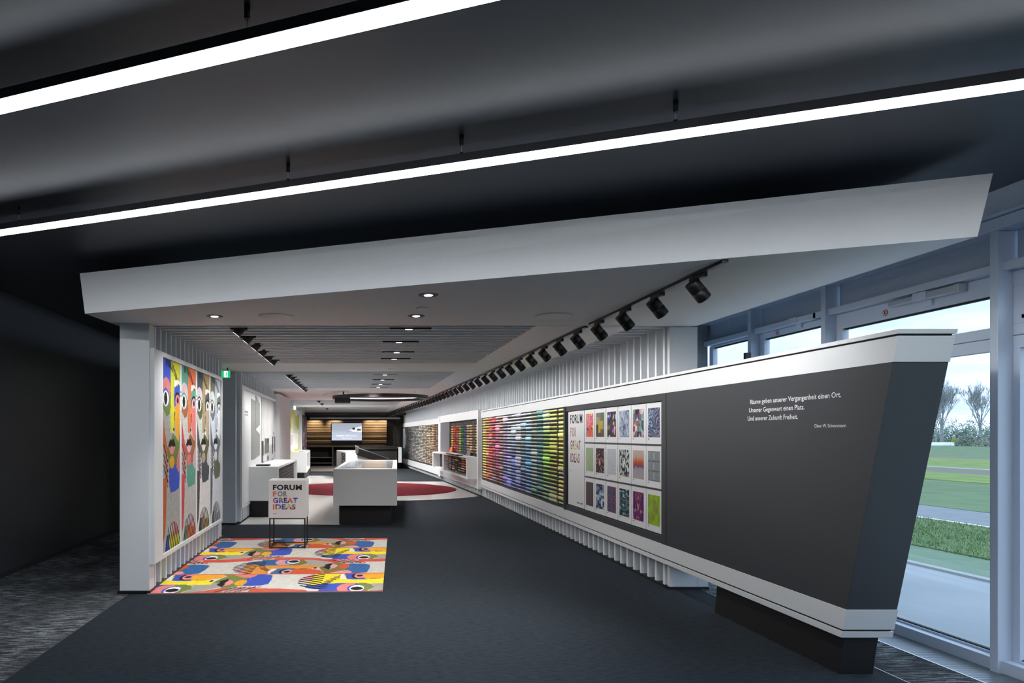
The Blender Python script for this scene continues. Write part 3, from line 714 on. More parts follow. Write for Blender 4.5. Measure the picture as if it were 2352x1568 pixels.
# middle bay: framed niche with small samples, protruding cabinet
def cbox(mb,xa,xb,d0,d1,z0,z1,n=1,mi=0):
    for i in range(n):
        a=d0+(d1-d0)*i/n; b=d0+(d1-d0)*(i+1)/n; e0,e1=off(a),off(b)
        mb.hexa([(xa+e0,a,z0),(xb+e0,a,z0),(xb+e1,b,z0),(xa+e1,b,z0),(xa+e0,a,z1),(xb+e0,a,z1),(xb+e1,b,z1),(xa+e1,b,z1)],mi)
    return mb
nb=thing('niche_display','white framed niche of small carpet samples beyond the rainbow wall','display',(3.15,21,0))
loc(cbox(MB(),3.15,3.236,18.16,24.5,2.03,2.26,3).build('header',white),nb)
loc(cbox(MB(),3.15,3.236,24.3,24.75,.15,2.26).build('frame_post',white),nb)
loc(cbox(MB(),3.15,3.236,18.16,24.4,.20,.98,3).build('lower_panel',white),nb)
loc(cbox(MB(),3.222,3.236,18.16,24.4,.98,2.03,3).build('back_panel',dark2),nb)
loc(cbox(MB(),3.17,3.222,22.6,24.3,.98,2.03,1).build('grey_return',mat('grey_fabric',(.10,.10,.115),.8)),nb)
mb=MB()
for k in range(10): d=18.5+k*.40; mb.box(3.17+off(d),3.22+off(d),d,d+.03,1.93,1.96)
tag(loc(mb.build('peg',steel),nb),kind='stuff')
sm=Rolls(); R3=random.Random(5)
cc=['c8a888','8c6c54','d0b890','c8a070','4c5c94','3c6c50','a8b83c','c84058','d84838','d8b030']
for k in range(10):
    for j in range(11):
        d=18.45+k*.42; z=1.86-j*.073; c0=srgb(cc[k]); f_=R3.uniform(.55,1.4); sm.add(3.20+off(d),d,z,.02,.36,tuple(min(1,q*f_) for q in c0))
sm.build('small_samples','','carpet sample',nb)
o=solo(MB().hexa([(3.12+off(22),21.9,1.06),(3.15+off(22),21.9,1.06),(3.15+off(22),22.5,1.06),(3.12+off(22),22.5,1.06),(3.15+off(22),22.0,1.22),(3.17+off(22),22.0,1.22),(3.17+off(22),22.4,1.22),(3.15+off(22),22.4,1.22)]),'fabric_swatch',mat('orange_felt',(.75,.14,.03),.9),'bright orange folded swatch leaning in the far niche','swatch')
solo(MB().hexa([(3.10+off(19),19.1,1.04),(3.14+off(19),19.1,1.04),(3.14+off(19),19.6,1.04),(3.10+off(19),19.6,1.04),(3.15+off(19),19.2,1.18),(3.17+off(19),19.2,1.18),(3.17+off(19),19.5,1.18),(3.15+off(19),19.5,1.18)]),'fabric_swatch',mat('taupe_felt',(.22,.20,.17),.9),'taupe folded swatch leaning in the far niche near the cabinet top','swatch')
cab=thing('sample_cabinet','white floating cabinet with open front of samples under the niche','cabinet',(3.0,21,.45))
ca=(2.88,3.15)
for (z0,z1) in ((.99,1.03),(.45,.50)): loc(cbox(MB(),ca[0],ca[1],18.2,24.3,z0,z1,3).build('shelf_board',white),cab)
for (a,b) in ((18.2,18.3),(22.0,22.25),(24.15,24.3),): loc(cbox(MB(),ca[0],ca[1],a,b,.50,.99).build('upright',white),cab)
loc(cbox(MB(),3.12,3.15,18.3,24.15,.50,.99,3).build('back_board',matteblack),cab)
s2=Rolls()
for k in range(7):
    for j in range(7):
        if k==2 and j==1: col=srgb('48b058')
        else: col=srgb(R3.choice(['6c6860','3c3a38','b85048','c87858','484848','7c7c70','c8b080','303030']))
        d=18.55+k*.5; s2.add(2.93+off(d),d,.55+j*.066,.018,.44,col)
s2.build('stacked_samples','','',cab)
solo(MB().box(2.74,2.94,19.3,21.4,1.031,1.06,0).box(2.735,2.945,19.28,21.42,1.06,1.068,1),'sample_binder',[black,paper],'flat dark binder lying on the floating white cabinet','binder')
# the open book niches paper stack
solo(cbox(MB(),2.90,3.08,22.5,23.9,.50,.53),'paper_stack',paper,'low stack of papers inside the floating cabinet','papers')

# far bay: monochrome rolls
fb_=thing('sample_wall','far white framed wall of cream, grey and black carpet rolls','display wall',(3.0,29,0))
loc(cbox(MB(),3.18,3.236,24.75,35.4,2.0,2.2,4).build('top_band',white),fb_)
loc(cbox(MB(),3.17,3.236,24.75,35.4,.18,.42,4).build('bottom_band',white),fb_)
loc(cbox(MB(),3.222,3.236,24.75,34.0,.42,2.0,4).build('backing',dark2),fb_)
s3=Rolls()
for k in range(21):
    t=k/20; base_=np.array(srgb('b89468'))*(1-t*2)+np.array(srgb('d8d0bc'))*t*2 if t<.5 else np.array(srgb('d0ccc4'))*(2-2*t)+np.array(srgb('50525c'))*(2*t-1)
    if k<3: base_=np.array(srgb('94745c'))
    for j in range(24):
        d=25.0+k*.43; f_=1.35*R3.uniform(.45,1.25)*(1-.35*j/23); r_=R3.choice((.015,.018,.018,.024)); s3.add(3.205+off(d),d,1.96-j*.063,r_,.38,tuple(np.clip(base_*f_,0,1)))
s3.build('mixed_rolls','','',fb_)
t=thing('wall_poster','far narrow dark poster with white and teal print beside the grey rolls','poster',(3.1+off(34.5),34.6,.45))
loc(cbox(MB(),3.19,3.22,34.0,35.4,.42,2.0).build('board',woodd),t)
loc(cbox(MB(),3.18,3.19,34.65,35.38,.95,1.93).build('white_field',paper),t)
loc(cbox(MB(),3.18,3.19,34.65,35.38,.46,.95).build('teal_field',mat('teal_print',(.05,.20,.22),.6)),t)
loc(cbox(MB(),3.18,3.19,34.15,34.4,1.1,1.65).build('blue_field',mat('aqua_print',(.18,.42,.48),.6)),t)

# ================================================================== lighting track and heads on the right
hd=[]; k=0; d=4.816
while d<34.5:
    hd.append(d); d+=.65 if d<12 else .66
def headx(d): return float(np.interp(d,(4,12,21.2,32.1,36),(2.36,2.34,2.146,1.665,1.5)))
tr=thing('lighting_track','black lighting track recessed along the right side of the white ceiling','lighting track',(2.36,4.5,CZ))
segs=[4.46,7.02]+[7.16+i*2.0 for i in range(14)]+[35]
mb_segs=[(4.46,7.02)]+[(7.16+i*3.3,7.16+(i+1)*3.3-.03) for i in range(8)]+[(33.56,35.0)]
for (a,b) in mb_segs:
    xa,xb=headx(a),headx(b)
    loc(MB().hexa([(xa-.02,a,CZ-.022),(xa+.02,a,CZ-.022),(xb+.02,b,CZ-.022),(xb-.02,b,CZ-.022),(xa-.02,a,CZ),(xa+.02,a,CZ),(xb+.02,b,CZ),(xb-.02,b,CZ)]).build('track_rail',black),tr)
    loc(MB().hexa([(xa-.055,a,CZ-.003),(xa-.03,a,CZ-.003),(xb-.03,b,CZ-.003),(xb-.055,b,CZ-.003),(xa-.055,a,CZ+.001),(xa-.03,a,CZ+.001),(xb-.03,b,CZ+.001),(xb-.055,b,CZ+.001)]).build('cover_strip',finm),tr)
tilt=math.radians(42)
def make_head():
    t=thing('track_spotlight','','spotlight',(0,0,CZ-.022))
    MB().box(-.016,.016,-.10,.10,-.028,0).build('adapter',black,t,bevel=.002)
    MB().lathe([(.007,-.065),(.007,-.028)],10).build('stem',black,t)
    ax=Vector((math.sin(tilt),.10,-math.cos(tilt))).normalized(); q=ax.to_track_quat('Z','Y').to_matrix().to_4x4()
    M=Matrix.Translation((.0,0,-.105)) @ q
    MB().lathe([(.046,-.075),(.050,-.070),(.050,-.004),(.047,-.002),(.047,.002),(.050,.004),(.050,.07),(.047,.075)],24,M).build('lamp_body',black,t)
    MB().lathe([(.040,.0752),(.040,.0762)],20,M).build('lens',lensm,t)
    return t,ax
proto,ax=make_head(); gname='black track spotlights along the right wall'
for i,d in enumerate(hd):
    o=proto if i==0 else copy_tree(proto)
    x=headx(d); o.location=(x,d,CZ-.022)
    tag(o,f'black cylindrical track spotlight, {ordn(i+1)} in the row counted from the entrance','spotlight',gname)
    if i%1==0:
        spot('lamp',(x+ax.x*.10,d+ax.y*.1,CZ-.13+ax.z*.10),(3.2+off(d),d+.1,1.85),WALLSPOT_W,math.radians(112),1.0,(1,.985,.965),.04)

# left gimbal heads
def make_gimbal():
    t=thing('gimbal_spotlight','','spotlight',(0,0,CZ))
    MB().box(-.09,.09,-.03,.03,.0,.03).build('mounting_plate',black,t)
    ax2=Vector((-.62,0,-.78)).normalized(); q=ax2.to_track_quat('Z','Y').to_matrix().to_4x4(); M=Matrix.Translation((.02,0,.02)) @ q
    MB().lathe([(.048,-.05),(.05,.085)],20,M).build('lamp_body',black,t)
    MB().lathe([(.040,.0852),(.040,.0860)],20,M).build('lens',lensm,t)
    return t,ax2
g0,ax2=make_gimbal(); li=[7.47,8.08,8.74,9.37,10.0,10.55]; l2=[13.04+.58*i for i in range(8)]
for i,d in enumerate(li+l2):
    o=g0 if i==0 else copy_tree(g0); o.location=(-1.262,d,CZ)
    where=(f'{ordn(i+1)} in nearer bay' if i<6 else f'{ordn(i-5)} in second bay')
    tag(o,'black tilting spotlight between left ceiling fins, '+where,'spotlight','black tilting spotlights aimed at the left wall')
    spot('lamp',(-1.262+ax2.x*.12,d,CZ+.02+ax2.z*.12),(-2.05,d,1.4),LEFTSPOT_W,math.radians(105),1.0,(1,.985,.97),.04)
for d in (22.9,24.9,29.2):
    o=copy_tree(g0); o.location=(-1.25,d,CZ); tag(o,{22.9:'small black ceiling spotlight before the far left poster',24.9:'small black ceiling spotlight level with the narrow far cabinet',29.2:'last small black spotlight before the brown ceiling beam'}[d],'spotlight')
    spot('lamp',(-1.33,d,CZ-.08),(-2.05,d+.2,1.4),LEFTSPOT_W,math.radians(105),1.0,(1,.985,.97),.04)

# slot downlights
sl=[(.55,7.40),(.51,8.45),(.54,9.48),(.55,10.31),(.52,13.0),(.52,14.2),(.52,15.46),(.5,16.4)]
s0=None
for i,(x,d) in enumerate(sl):
    if s0 is None:
        s0=thing('slot_downlight','','ceiling light',(0,0,CZ)); MB().box(-.2,.24,-.013,.013,-.002,.05).build('slot_body',black,s0)
        MB().lathe([(.036,-.006),(.038,-.001)],18,Matrix.Diagonal((1,.4,1,1))).build('lens',lensm,s0); o=s0
    else: o=copy_tree(s0)
    o.location=(x,d,CZ)
    tag(o,f'thin black slot downlight between the ceiling fins, {ordn(i+1)} away from the entrance','ceiling light','slot downlights between ceiling fins')
    spot('lamp',(x,d,CZ-.02),(x,d,0),SLOT_W,math.radians(125),.8,(1,.97,.94),.05)
def round_down(x,d,label,w=DOWN_W):
    t=thing('recessed_downlight',label,'ceiling light',(x,d,CZ))
    MB().lathe([(.078,-.004),(.080,0)],28).build('trim_ring',black,t)
    MB().lathe([(.032,-.007),(.036,-.0042)],24).build('lens',lensm,t)
    spot('lamp',(x,d,CZ-.03),(x,d,0),w,math.radians(80),.8,(1,.98,.96),.05)
round_down(.573,5.59,'round recessed downlight nearest the canopy edge',DOWN_W*2.2)
round_down(.558,6.57,'round recessed downlight just behind the small ceiling sensor')
round_down(-1.347,6.59,'round recessed downlight at the left, beside the flat loudspeaker')
def disc(x,d,r,label,nm='ceiling_speaker',cat='loudspeaker'):
    solo(MB().lathe([(r*.98,-.012),(r,-.008),(r,0)],36,Matrix.Translation((x,d,CZ))),nm,ceilw,label,cat)
disc(-.766,6.59,.165,'flat round white ceiling loudspeaker on the left of the canopy')
disc(1.849,6.545,.165,'flat round white ceiling loudspeaker on the right near the black track')
disc(.574,6.16,.05,'small white round ceiling sensor between the two downlights','ceiling_sensor','sensor')
disc(.573,11.84,.05,'small white round sensor on the ceiling beyond the first fin bay','ceiling_sensor','sensor')
# general light for the deep part of the hall: added spots with no fixtures
for x,d,pw_ in ((.3,16.9,300),(.3,24.4,760),(.3,27.6,760),(0,31,700)):
    spot('lamp',(x,d,CZ-.05),(x,d,0),pw_,math.radians(165),.7,(1,.97,.94),.15)

# ================================================================== left posters (woven banners) and patterned rug
def face(c,P,u0=0,t0=0,su=1,st=1):
    """draw one face motif; P palette; u across, t down"""
    U=lambda u:u0+su*u; T=lambda t:t0+st*t
    def pl_(pts,col): c.poly([(U(a),T(b)) for a,b in pts],col)
    def el(cx,cy,rx,ry,col): return c.ell(U(cx),T(cy),abs(rx*su),abs(ry*st),col)
    K=srgb('16161c')
    pl_([(0,-.01),(.44,-.01),(.44,.20),(0,.20)],P[0])
    pl_([(.42,-.01),(1,-.01),(1,.2),(.78,.22),(.70,.30),(.62,.38),(.42,.38),(.40,.31),(.44,.2)],P[1])
    # comb of dark strokes over the brow
    for i in range(10):
        x=.12+i*.09; y=.0+.0016*i*i
        pl_([(x,y-.02),(x+.04,y-.02),(x+.10,y+.035),(x+.055,y+.035)],K)
    el(.18,.155,.24,.06,P[2]); pl_([(0,.16),(.42,.16),(.42,.21),(0,.21)],P[2])
    pl_([(0,.2),(.42,.19),(.44,.24),(.36,.285),(.2,.30),(0,.26)],P[3])
    el(.15,.2,.2,.048,P[0]); el(.15,.205,.17,.04,srgb('e8e8e4')); el(.14,.205,.09,.034,K)
    pl_([(.66,.13),(1,.12),(1,.24),(.64,.25),(.63,.18)],P[0])
    pl_([(.66,.10),(.85,.09),(1,.10),(1,.115),(.85,.112),(.70,.135),(.66,.13)],srgb('e4e2dc'))
    el(.85,.2,.17,.042,K); el(.86,.21,.15,.036,P[6]); el(.86,.205,.06,.018,K)
    pl_([(.66,.24),(1,.225),(1,.36),(.97,.40),(.88,.425),(.76,.40),(.68,.33)],P[4])
    m_=c.poly([(U(a),T(b)) for a,b in [(0,.27),(.2,.30),(.40,.285),(.42,.38),(.56,.385),(.40,.44),(.28,.45),(.2,.42),(0,.33)]])
    sx=(np.sin(c.T*900/1.0)>0) if abs(st)<3 else None
    c.c[m_]=P[7]; 
    pl_([(0,.30),(.10,.38),(.24,.46),(.30,.52),(0,.46)],P[5])
    pl_([(.56,.385),(.70,.40),(.90,.43),(1,.38),(1,.46),(.94,.52),(.80,.57),(.62,.585),(.45,.585),(.34,.56),(.25,.50),(.22,.46),(.40,.44)],P[3])
    el(.62,.365,.05,.01,K); pl_([(.66,.27),(.70,.27),(.66,.35)],K)
    pl_([(.28,.455),(.40,.415),(.50,.425),(.60,.412),(.74,.452),(.62,.46),(.50,.452),(.40,.46)],K)
    pl_([(.32,.458),(.40,.46),(.50,.454),(.62,.46),(.70,.456),(.60,.49),(.50,.50),(.40,.49)],P[6])
    pl_([(.32,.57),(.97,.55),(.98,.64),(.93,.69),(.70,.70),(.42,.70),(.34,.66)],P[0])
    pl_([(.34,.56),(.62,.587),(.80,.57),(.90,.55),(.62,.59)],P[3])
    el(.51,.54,.15,.033,P[4])
    pl_([(.95,.47),(1,.47),(1,.59),(.90,.60),(.78,.57),(.82,.52)],P[2])
    # hair stripes at the left margin
    for i in range(6):
        y=.44+i*.026
        pl_([(0,y),(.05,y+.004),(.30,y+.10),(.24,y+.10)],K if i%2==0 else P[5])
    pl_([(0,.62),(.20,.62),(.18,.78),(.10,.92),(0,.95)],P[5])
    dm=el(.56,1.0,.44,.14,P[9]); 
    dm2=dm&(c.T>T(.93)) if st>0 else dm
    c.c[dm&(c.X>U(.35))&(c.T>T(.92))]=P[1]; c.c[dm&(c.X<=U(.35))&(c.T>T(.92))]=P[0]; c.c[dm&(c.X>U(.6))&(c.T<=T(.94))]=P[6]
    s=((c.X-u0)/su*9+(c.T-t0)/st*14)%1; c.c[dm&(s<.48)]=K
palA=[srgb(k) for k in ['3c54b8','c8c83c','c87878','66783c','d89a30','b86030','d88484','9c9c98','a8a8a4','c8ccc8']]
palB=[srgb(k) for k in ['5c9c88','d8744c','ceb4bc','a06444','dc7a78','c84c4c','d8b0b8','c8c8c4','bcbcb8','d0d0d4']]
palC=[srgb(k) for k in ['4c5258','a8946c','d0c8cc','5c6040','b0a08c','584a50','e0dcd8','d0d4d0','e0e0e0','d8d8dc']]
palD=[srgb(k) for k in ['6c6c5c','aab4c0','c8d0cc','6c707c','d8dcE0','686c74','e4e8e8','d0d8e0','dce4ec','c8ccd0']]
def banner(pal,d0,d1,z0,z1,X,label):
    t=thing('woven_banner',label,'banner',(X,(d0+d1)/2,z0),group='woven face banners on the left wall')
    loc(MB().box(X-.004,X,d0,d1,z0,z1).build('cloth',paper),t)
    # print with a white title margin at its near side
    nx,ny=72,230; c=Canvas(nx,ny,pal[8]); nzz=vnoise(c.X*20,c.T*60,4,3)
    face(c,pal); c.c*=(.86+.28*nzz)[...,None]
    kn=(c.X<.5)&(c.T>.27)&(c.T<.45); c.c[kn&(np.sin(c.T*620)>.2)]*=.85
    m=.09*(d1-d0)
    loc(grid_mesh('print',c,lambda u,v:(np.full(u.shape,X+.002),d0+m+(d1-d0-m)*u,z1+(z0-z1)*v),woolprint),t)
    # side print too small to read in the photo: a square mark, a faint row and a dark row of tiny glyphs
    loc(MB().box(X,X+.001,d0+m*.3,d0+m*.7,z1-.335,z1-.31).box(X,X+.001,d0+m*.3,d0+m*.7,z1-.38,z1-.355).build('logo_mark',inkk),t)
    g_=MB()
    for q_ in range(6): g_.box(X,X+.001,d0+m*.40,d0+m*.58,z1-.425-q_*.015,z1-.417-q_*.015)
    loc(g_.build('faint_print',inkg),t); g_=MB()
    for q_ in range(9): g_.box(X,X+.001,d0+m*.36,d0+m*(.62 if q_%3 else .55),z1-.541-q_*.0145,z1-.531-q_*.0145)
    loc(g_.build('small_print',inkk),t)
    return t
fr=thing('banner_frame','white frame around four face banners near the entrance pillar','frame',(-2.06,8.8,.29))
XFm=-2.05
loc(MB().box(-2.10,XFm,7.05,7.37,.29,2.48).build('frame_bar',white,bevel=.002),fr)
loc(MB().box(-2.10,XFm,7.37,10.58,2.43,2.48).build('frame_bar',white,bevel=.002),fr)
loc(MB().box(-2.10,XFm,7.37,10.58,.29,.335).build('frame_bar',white,bevel=.002),fr)
loc(MB().box(-2.10,XFm,10.56,10.62,.29,2.48).build('frame_bar',white,bevel=.002),fr)
loc(MB().box(-2.10,-2.078,7.37,10.56,.335,2.43).build('backing',paper),fr)
for pal,a,b,lb in ((palA,7.37,8.14,'face banner in blue, lime and orange, nearest the pillar'),(palB,8.16,8.94,'face banner in green, coral and brown, second from the pillar'),(palC,8.96,9.76,'face banner in charcoal, tan and olive, third from the pillar'),(palD,9.78,10.55,'palest face banner in greys and white, farthest from the pillar')):
    banner(pal,a,b,.337,2.427,-2.072,lb)
# rug
palR1=[srgb(k) for k in ['33649c','dc9440','d89aa0','84703c','d45a2c','cc4c3c','d4a0a4','a8a49c','c8c6be','c0c4c8']]
palR2=[srgb(k) for k in ['3c54b4','ecd82c','dc8080','768040','e8a428','c8604c','e08c8c','a09c94','d0cec6','c8ccc8']]
nx,ny=330,300
rg=Canvas(nx,ny,srgb('c8c6be'),2.45,3.70)   # X metres along x, T metres away from the viewer
Lm=1.95; Hr=.925
rugc=rg.c
for row in range(4):
    pal=palR2 if row%2==0 else palR1
    # a face needs its own canvas: u across (away from viewer -> u=0), t along x
    sub=Canvas(nx,ny,pal[8]); 
    X_,T_=rg.X,rg.T
    offx=-.18 if row%2==0 else .90
    u=(T_-row*Hr)/Hr if row%2==0 else 1-(T_-row*Hr)/Hr
    t=((X_-offx)/Lm)%1.0
    sub.X=u; sub.T=t
    # dome precedes the face, so wrap it round to the start
    face(sub,pal)
    m_=(T_>=row*Hr)&(T_<(row+1)*Hr)
    rugc[m_]=sub.c[m_]
    e=np.abs(T_-row*Hr)<.02; rugc[e]=pal[5]
rg.c*=(.85+.3*vnoise(rg.X*25,rg.T*25,3,3))[...,None]
rug=thing('patterned_rug','large multicoloured rug of abstract faces under the wire stand','rug',(-.9,8.9,0))
A=Vector((-2.11,7.0,0)); B=Vector((.262,7.12,0)); D_=Vector((.47,10.78,0)); E=Vector((-2.10,10.72,0))
MB().hexa([A,B,D_,E]+[Vector((p.x,p.y,.008)) for p in (A,B,D_,E)]).build('pile',mat('rug_backing',(.25,.22,.2),.9)); loc(bpy.data.objects['pile'],rug)
loc(grid_mesh('print',rg,lambda u,v:((A.x*(1-u)+B.x*u)*(1-v)+(E.x*(1-u)+D_.x*u)*v,(A.y*(1-u)+B.y*u)*(1-v)+(E.y*(1-u)+D_.y*u)*v,np.full(u.shape,.0095)),woolprint),rug)

# FORUM box on wire stand
st=thing('wire_stand','thin black wire stand carrying the white title cube on the rug','stand',(-.965,10.0,0))
bx0,bx1,by0,by1=-1.243,-.712,9.77,10.27; zt0=.437
leg=.009
for (x,y) in ((bx0+.02,by0+.01),(bx1-.02,by0+.01),(bx0+.02,by1-.02),(bx1-.02,by1-.02)): loc(MB().box(x-leg,x+leg,y-leg,y+leg,.0097,zt0).build('leg',black),st)
for z in (.022,zt0-.009):
    for (a,b,c_,d) in ((bx0+.03,bx1-.03,by0+.002,by0+.018),(bx0+.03,bx1-.03,by1-.028,by1-.012)): loc(MB().box(a,b,c_,d,z-.006,z+.006).build('rail',black),st)
    for x in (bx0+.02,bx1-.02): loc(MB().box(x-leg*.8,x+leg*.8,by0+.02,by1-.03,z-.006,z+.006).build('rail',black),st)
cu=thing('title_cube','white cube reading FORUM FOR GREAT IDEAS on the black wire stand','display cube',(-.977,10.0,zt0))
loc(MB().box(bx0,bx1,by0,by1,zt0,zt0+.53).build('cube',paper,bevel=.004),cu)
board_letters(cu,frame((bx0+.063,by0,.835),(1,0,0),(0,0,1),(0,-1,0)),.405,.07,.091,.045)
loc(MB().box(bx0+.065,bx0+.115,by0-.001,by0,.498,.503).build('dash',inkk),cu)

# ================================================================== red round carpet
solo(MB().lathe([(2.55,.004),(2.57,.010),(2.55,.018)],96,Matrix.Translation((.37,20.75,0))),'round_carpet',redm,'large round red carpet on the white floor behind the white counter','rug')

# ================================================================== counters
t=thing('counter','white block counter with dark plinth in the middle of the hall','counter',(.2,14.6,0))
q=[(-.424,12.40),(.713,12.40),(.976,16.97),(-.215,16.97)]
loc(MB().prism(q,.345,.985).build('counter_block',white,bevel=.004),t)
loc(MB().prism([(-.32,12.50),(.61,12.50),(.85,16.8),(-.1,16.8)],.0045,.345).build('plinth',matteblack),t)
loc(MB().prism(q,.985,.995).build('top_rim',white),t)
loc(MB().prism([(-.33,12.75),(.64,12.75),(.87,16.7),(-.13,16.7)],.9951,.9975).build('glass_inlay',mat('inlay_glass',(.55,.58,.60),.08,spec=.9)),t)
for i,(x,d,ww,dd,m_,lb) in enumerate(((-.22,13.0,.15,.12,inkg,'small grey leaflet near the left front edge of the white counter top'),(-.02,13.05,.10,.10,paper,'small white leaflet beside the grey one on the counter top'),(.22,13.0,.34,.14,inkg,'open dark brochure at the front of the white counter top'))):
    solo(MB().box(x,x+ww,d,d+dd,.9976,1.001),'leaflet',m_,lb,'leaflet')
t=thing('drawer_counter','white wall counter with sample drawers and dark base behind the title cube','counter',(-1.8,15.6,0))
loc(MB().box(-2.10,-1.53,13.5,17.8,.945,.988).build('worktop',white,bevel=.002),t)
loc(MB().box(-2.10,-1.53,13.5,13.62,.326,.945).build('end_panel',white,bevel=.002),t)
loc(MB().box(-2.10,-1.53,17.68,17.8,.326,.945).build('end_panel',white),t)
loc(MB().box(-2.10,-1.53,13.62,17.68,.326,.36).build('floor_panel',white),t)
loc(MB().box(-2.10,-1.62,13.62,17.68,.36,.945).build('carcass',matteblack),t)
loc(MB().box(-2.08,-1.62,13.6,17.6,.0045,.326).build('plinth',matteblack),t)
tile=mat('grey_sample',(.055,.05,.05),.7)
for j in range(8):
    for k in range(12):
        loc(MB().box(-1.62,-1.60,13.68+k*.333,13.68+k*.333+.30,.375+j*.071,.375+j*.071+.045).build('sample_tile',tile),t)
solo(MB().box(-2.0,-1.74,13.75,14.05,.988,1.0,0).box(-1.99,-1.75,13.76,14.04,1.0,1.012,1).box(-2.0,-1.74,13.75,14.05,1.012,1.018,0),'sample_book',[black,inkg],'black sample book lying on the drawer counter by the title cube','book')
t=thing('tall_cabinet','narrow white cabinet at the far left with a dark open side','cabinet',(-2.05,27,0))
loc(MB().box(-2.38,-1.81,25,25.1,.256,.99).build('front_panel',white),t)
loc(MB().hexa([(-2.38,25.1,.95),(-1.81,25.1,.95),(-1.95,29,.95),(-2.38,29,.95),(-2.38,25.1,.99),(-1.81,25.1,.99),(-1.95,29,.99),(-2.38,29,.99)]).build('top',white),t)
loc(MB().hexa([(-2.38,25.1,.256),(-1.81,25.1,.256),(-1.95,29,.256),(-2.38,29,.256),(-2.38,25.1,.32),(-1.81,25.1,.32),(-1.95,29,.32),(-2.38,29,.32)]).build('bottom',white),t)
loc(MB().box(-2.38,-1.95,28.8,29,.32,.95).build('end_panel',white),t)
loc(MB().box(-2.38,-2.1,25.1,28.8,.32,.95).build('inside',matteblack),t)
loc(MB().box(-2.2,-1.9,25.2,28.7,.0,.256).build('plinth',matteblack),t)
solo(MB().box(-2.13,-1.92,25.5,26.1,.99,1.005,0).box(-2.12,-1.93,25.52,26.08,1.005,1.012,1),'sample_book',[inkg,paper],'grey book lying on the narrow far left cabinet','book')
t=thing('round_counter','white counter with open sample side behind the middle counter','counter',(-.3,26,0))
loc(MB().prism([(-.40,25),(.05,25),(.0,28),(-.82,28)],.945,.99).build('top',white),t)
loc(MB().prism([(-.40,25),(.05,25),(.05,25.1),(-.42,25.1)],.35,.945).build('front_panel',white),t)
loc(MB().prism([(-.78,27.7),(.0,27.7),(.0,28),(-.82,28)],.35,.945).build('end_panel',white),t)
loc(MB().prism([(-.30,25.1),(.05,25.1),(.0,27.7),(-.62,27.7)],.35,.945).build('carcass',mat('grey_inside',(.12,.11,.12),.7)),t)
loc(MB().prism([(-.40,25.2),(.05,25.2),(.0,27.7),(-.62,27.7)],.0,.35).build('plinth',matteblack),t)
s5=Rolls()
for j in range(7):
    for k in range(5): s5.add(-.47-.0*k-.35*(k/5)*.35-.0,25.4+k*.25,.42+j*.075,.022,.16,srgb(R3.choice(['c0c0c0','3c3c3c','6c6c6c'])))
s5.build('small_samples','','',t)
t=thing('sloping_rack','black sloping sample rack on a white base behind the middle counter','display rack',(.4,20,0))
def sl_(x): return float(np.interp(x,(-.03,.91),(1.245,.93)))
loc(MB().hexa([(-.02,19.5,1.05),(.88,19.5,.76),(.88,20.6,.76),(-.02,20.6,1.05),(-.04,19.5,1.26),(.92,19.5,.92),(.92,20.6,.92),(-.04,20.6,1.26)]).build('tray',black),t)
loc(MB().hexa([(.0,19.55,1.262),(.9,19.55,.925),(.9,19.6,.925),(.0,19.6,1.262),(.0,19.55,1.275),(.9,19.55,.938),(.9,19.6,.938),(.0,19.6,1.275)]).build('edge_strip',steel),t)
loc(MB().hexa([(.05,19.6,.3),(.80,19.6,.3),(.80,20.5,.3),(.05,20.5,.3),(.0,19.6,1.05),(.85,19.6,.77),(.85,20.5,.77),(.0,20.5,1.05)]).build('stand_body',white),t)
loc(MB().box(.12,.75,19.65,20.45,.018,.3).build('plinth',matteblack),t)
loc(MB().hexa([(-.05,19.48,1.10),(.03,19.48,1.08),(.03,20.62,1.08),(-.05,20.62,1.10),(-.05,19.48,1.30),(.05,19.48,1.25),(.05,20.62,1.25),(-.05,20.62,1.30)]).build('end_clip',steel),t)

# ================================================================== second left bay
t=thing('picture_frame','white frame with swatch board and grey interior photo on the second left wall','frame',(-2.1,15.2,.27))
loc(MB().box(-2.12,-2.08,12.6,17.85,2.45,2.51).build('frame_bar',white),t)
loc(MB().box(-2.12,-2.08,12.6,17.85,.27,.34).build('frame_bar',white),t)
loc(MB().box(-2.12,-2.08,12.6,12.9,.34,2.45).build('frame_bar',white),t)
loc(MB().box(-2.12,-2.105,12.9,17.85,.34,2.45).build('backing',paper),t)
sw=mat('grey_swatch',(.17,.17,.16),.95,noise_mix=((60,60,60),(.32,.32,.30),.35,.65))
t2=thing('swatch_board','white board with three speckled grey carpet swatches on the second left wall','board',(-2.1,14,.36))
loc(MB().box(-2.105,-2.095,12.93,15.22,.35,2.43).build('board',paper),t2)
def swp(pts,nm='swatch'): loc(MB().hexa([(-2.095,a,b) for a,b in pts]+[(-2.085,a,b) for a,b in pts]).build(nm,sw),t2)
swp([(13.80,1.12),(14.35,1.13),(14.35,2.30),(13.80,2.32)])
swp([(14.35,1.14),(14.95,1.18),(14.95,1.62),(14.35,1.72)])
swp([(14.38,1.72),(14.95,1.82),(14.95,2.27),(14.38,2.42)])
g_=MB()
for q_ in range(8): g_.box(-2.095,-2.094,13.0+q_*.053,13.04+q_*.053,2.02,2.06); g_.box(-2.095,-2.094,13.0+q_*.053,13.035+q_*.053,1.97,2.0)
loc(g_.build('small_print',inkg),t2)
c=Canvas(60,110,(.5,.5,.5)); X,T=c.X,c.T
c.c[:]=(np.interp(T,(0,.3,.5,.52,1),(.30,.62,.70,.42,.28)))[...,None]; c.c*=(1-.10*(np.abs(X-.5)<.02)[...,None]); c.c*=(.9+.2*vnoise(X*10,T*16,3,3))[...,None]
c.c*=(1-.18*(np.sin(X*70)>.6)*(T<.40))[...,None]
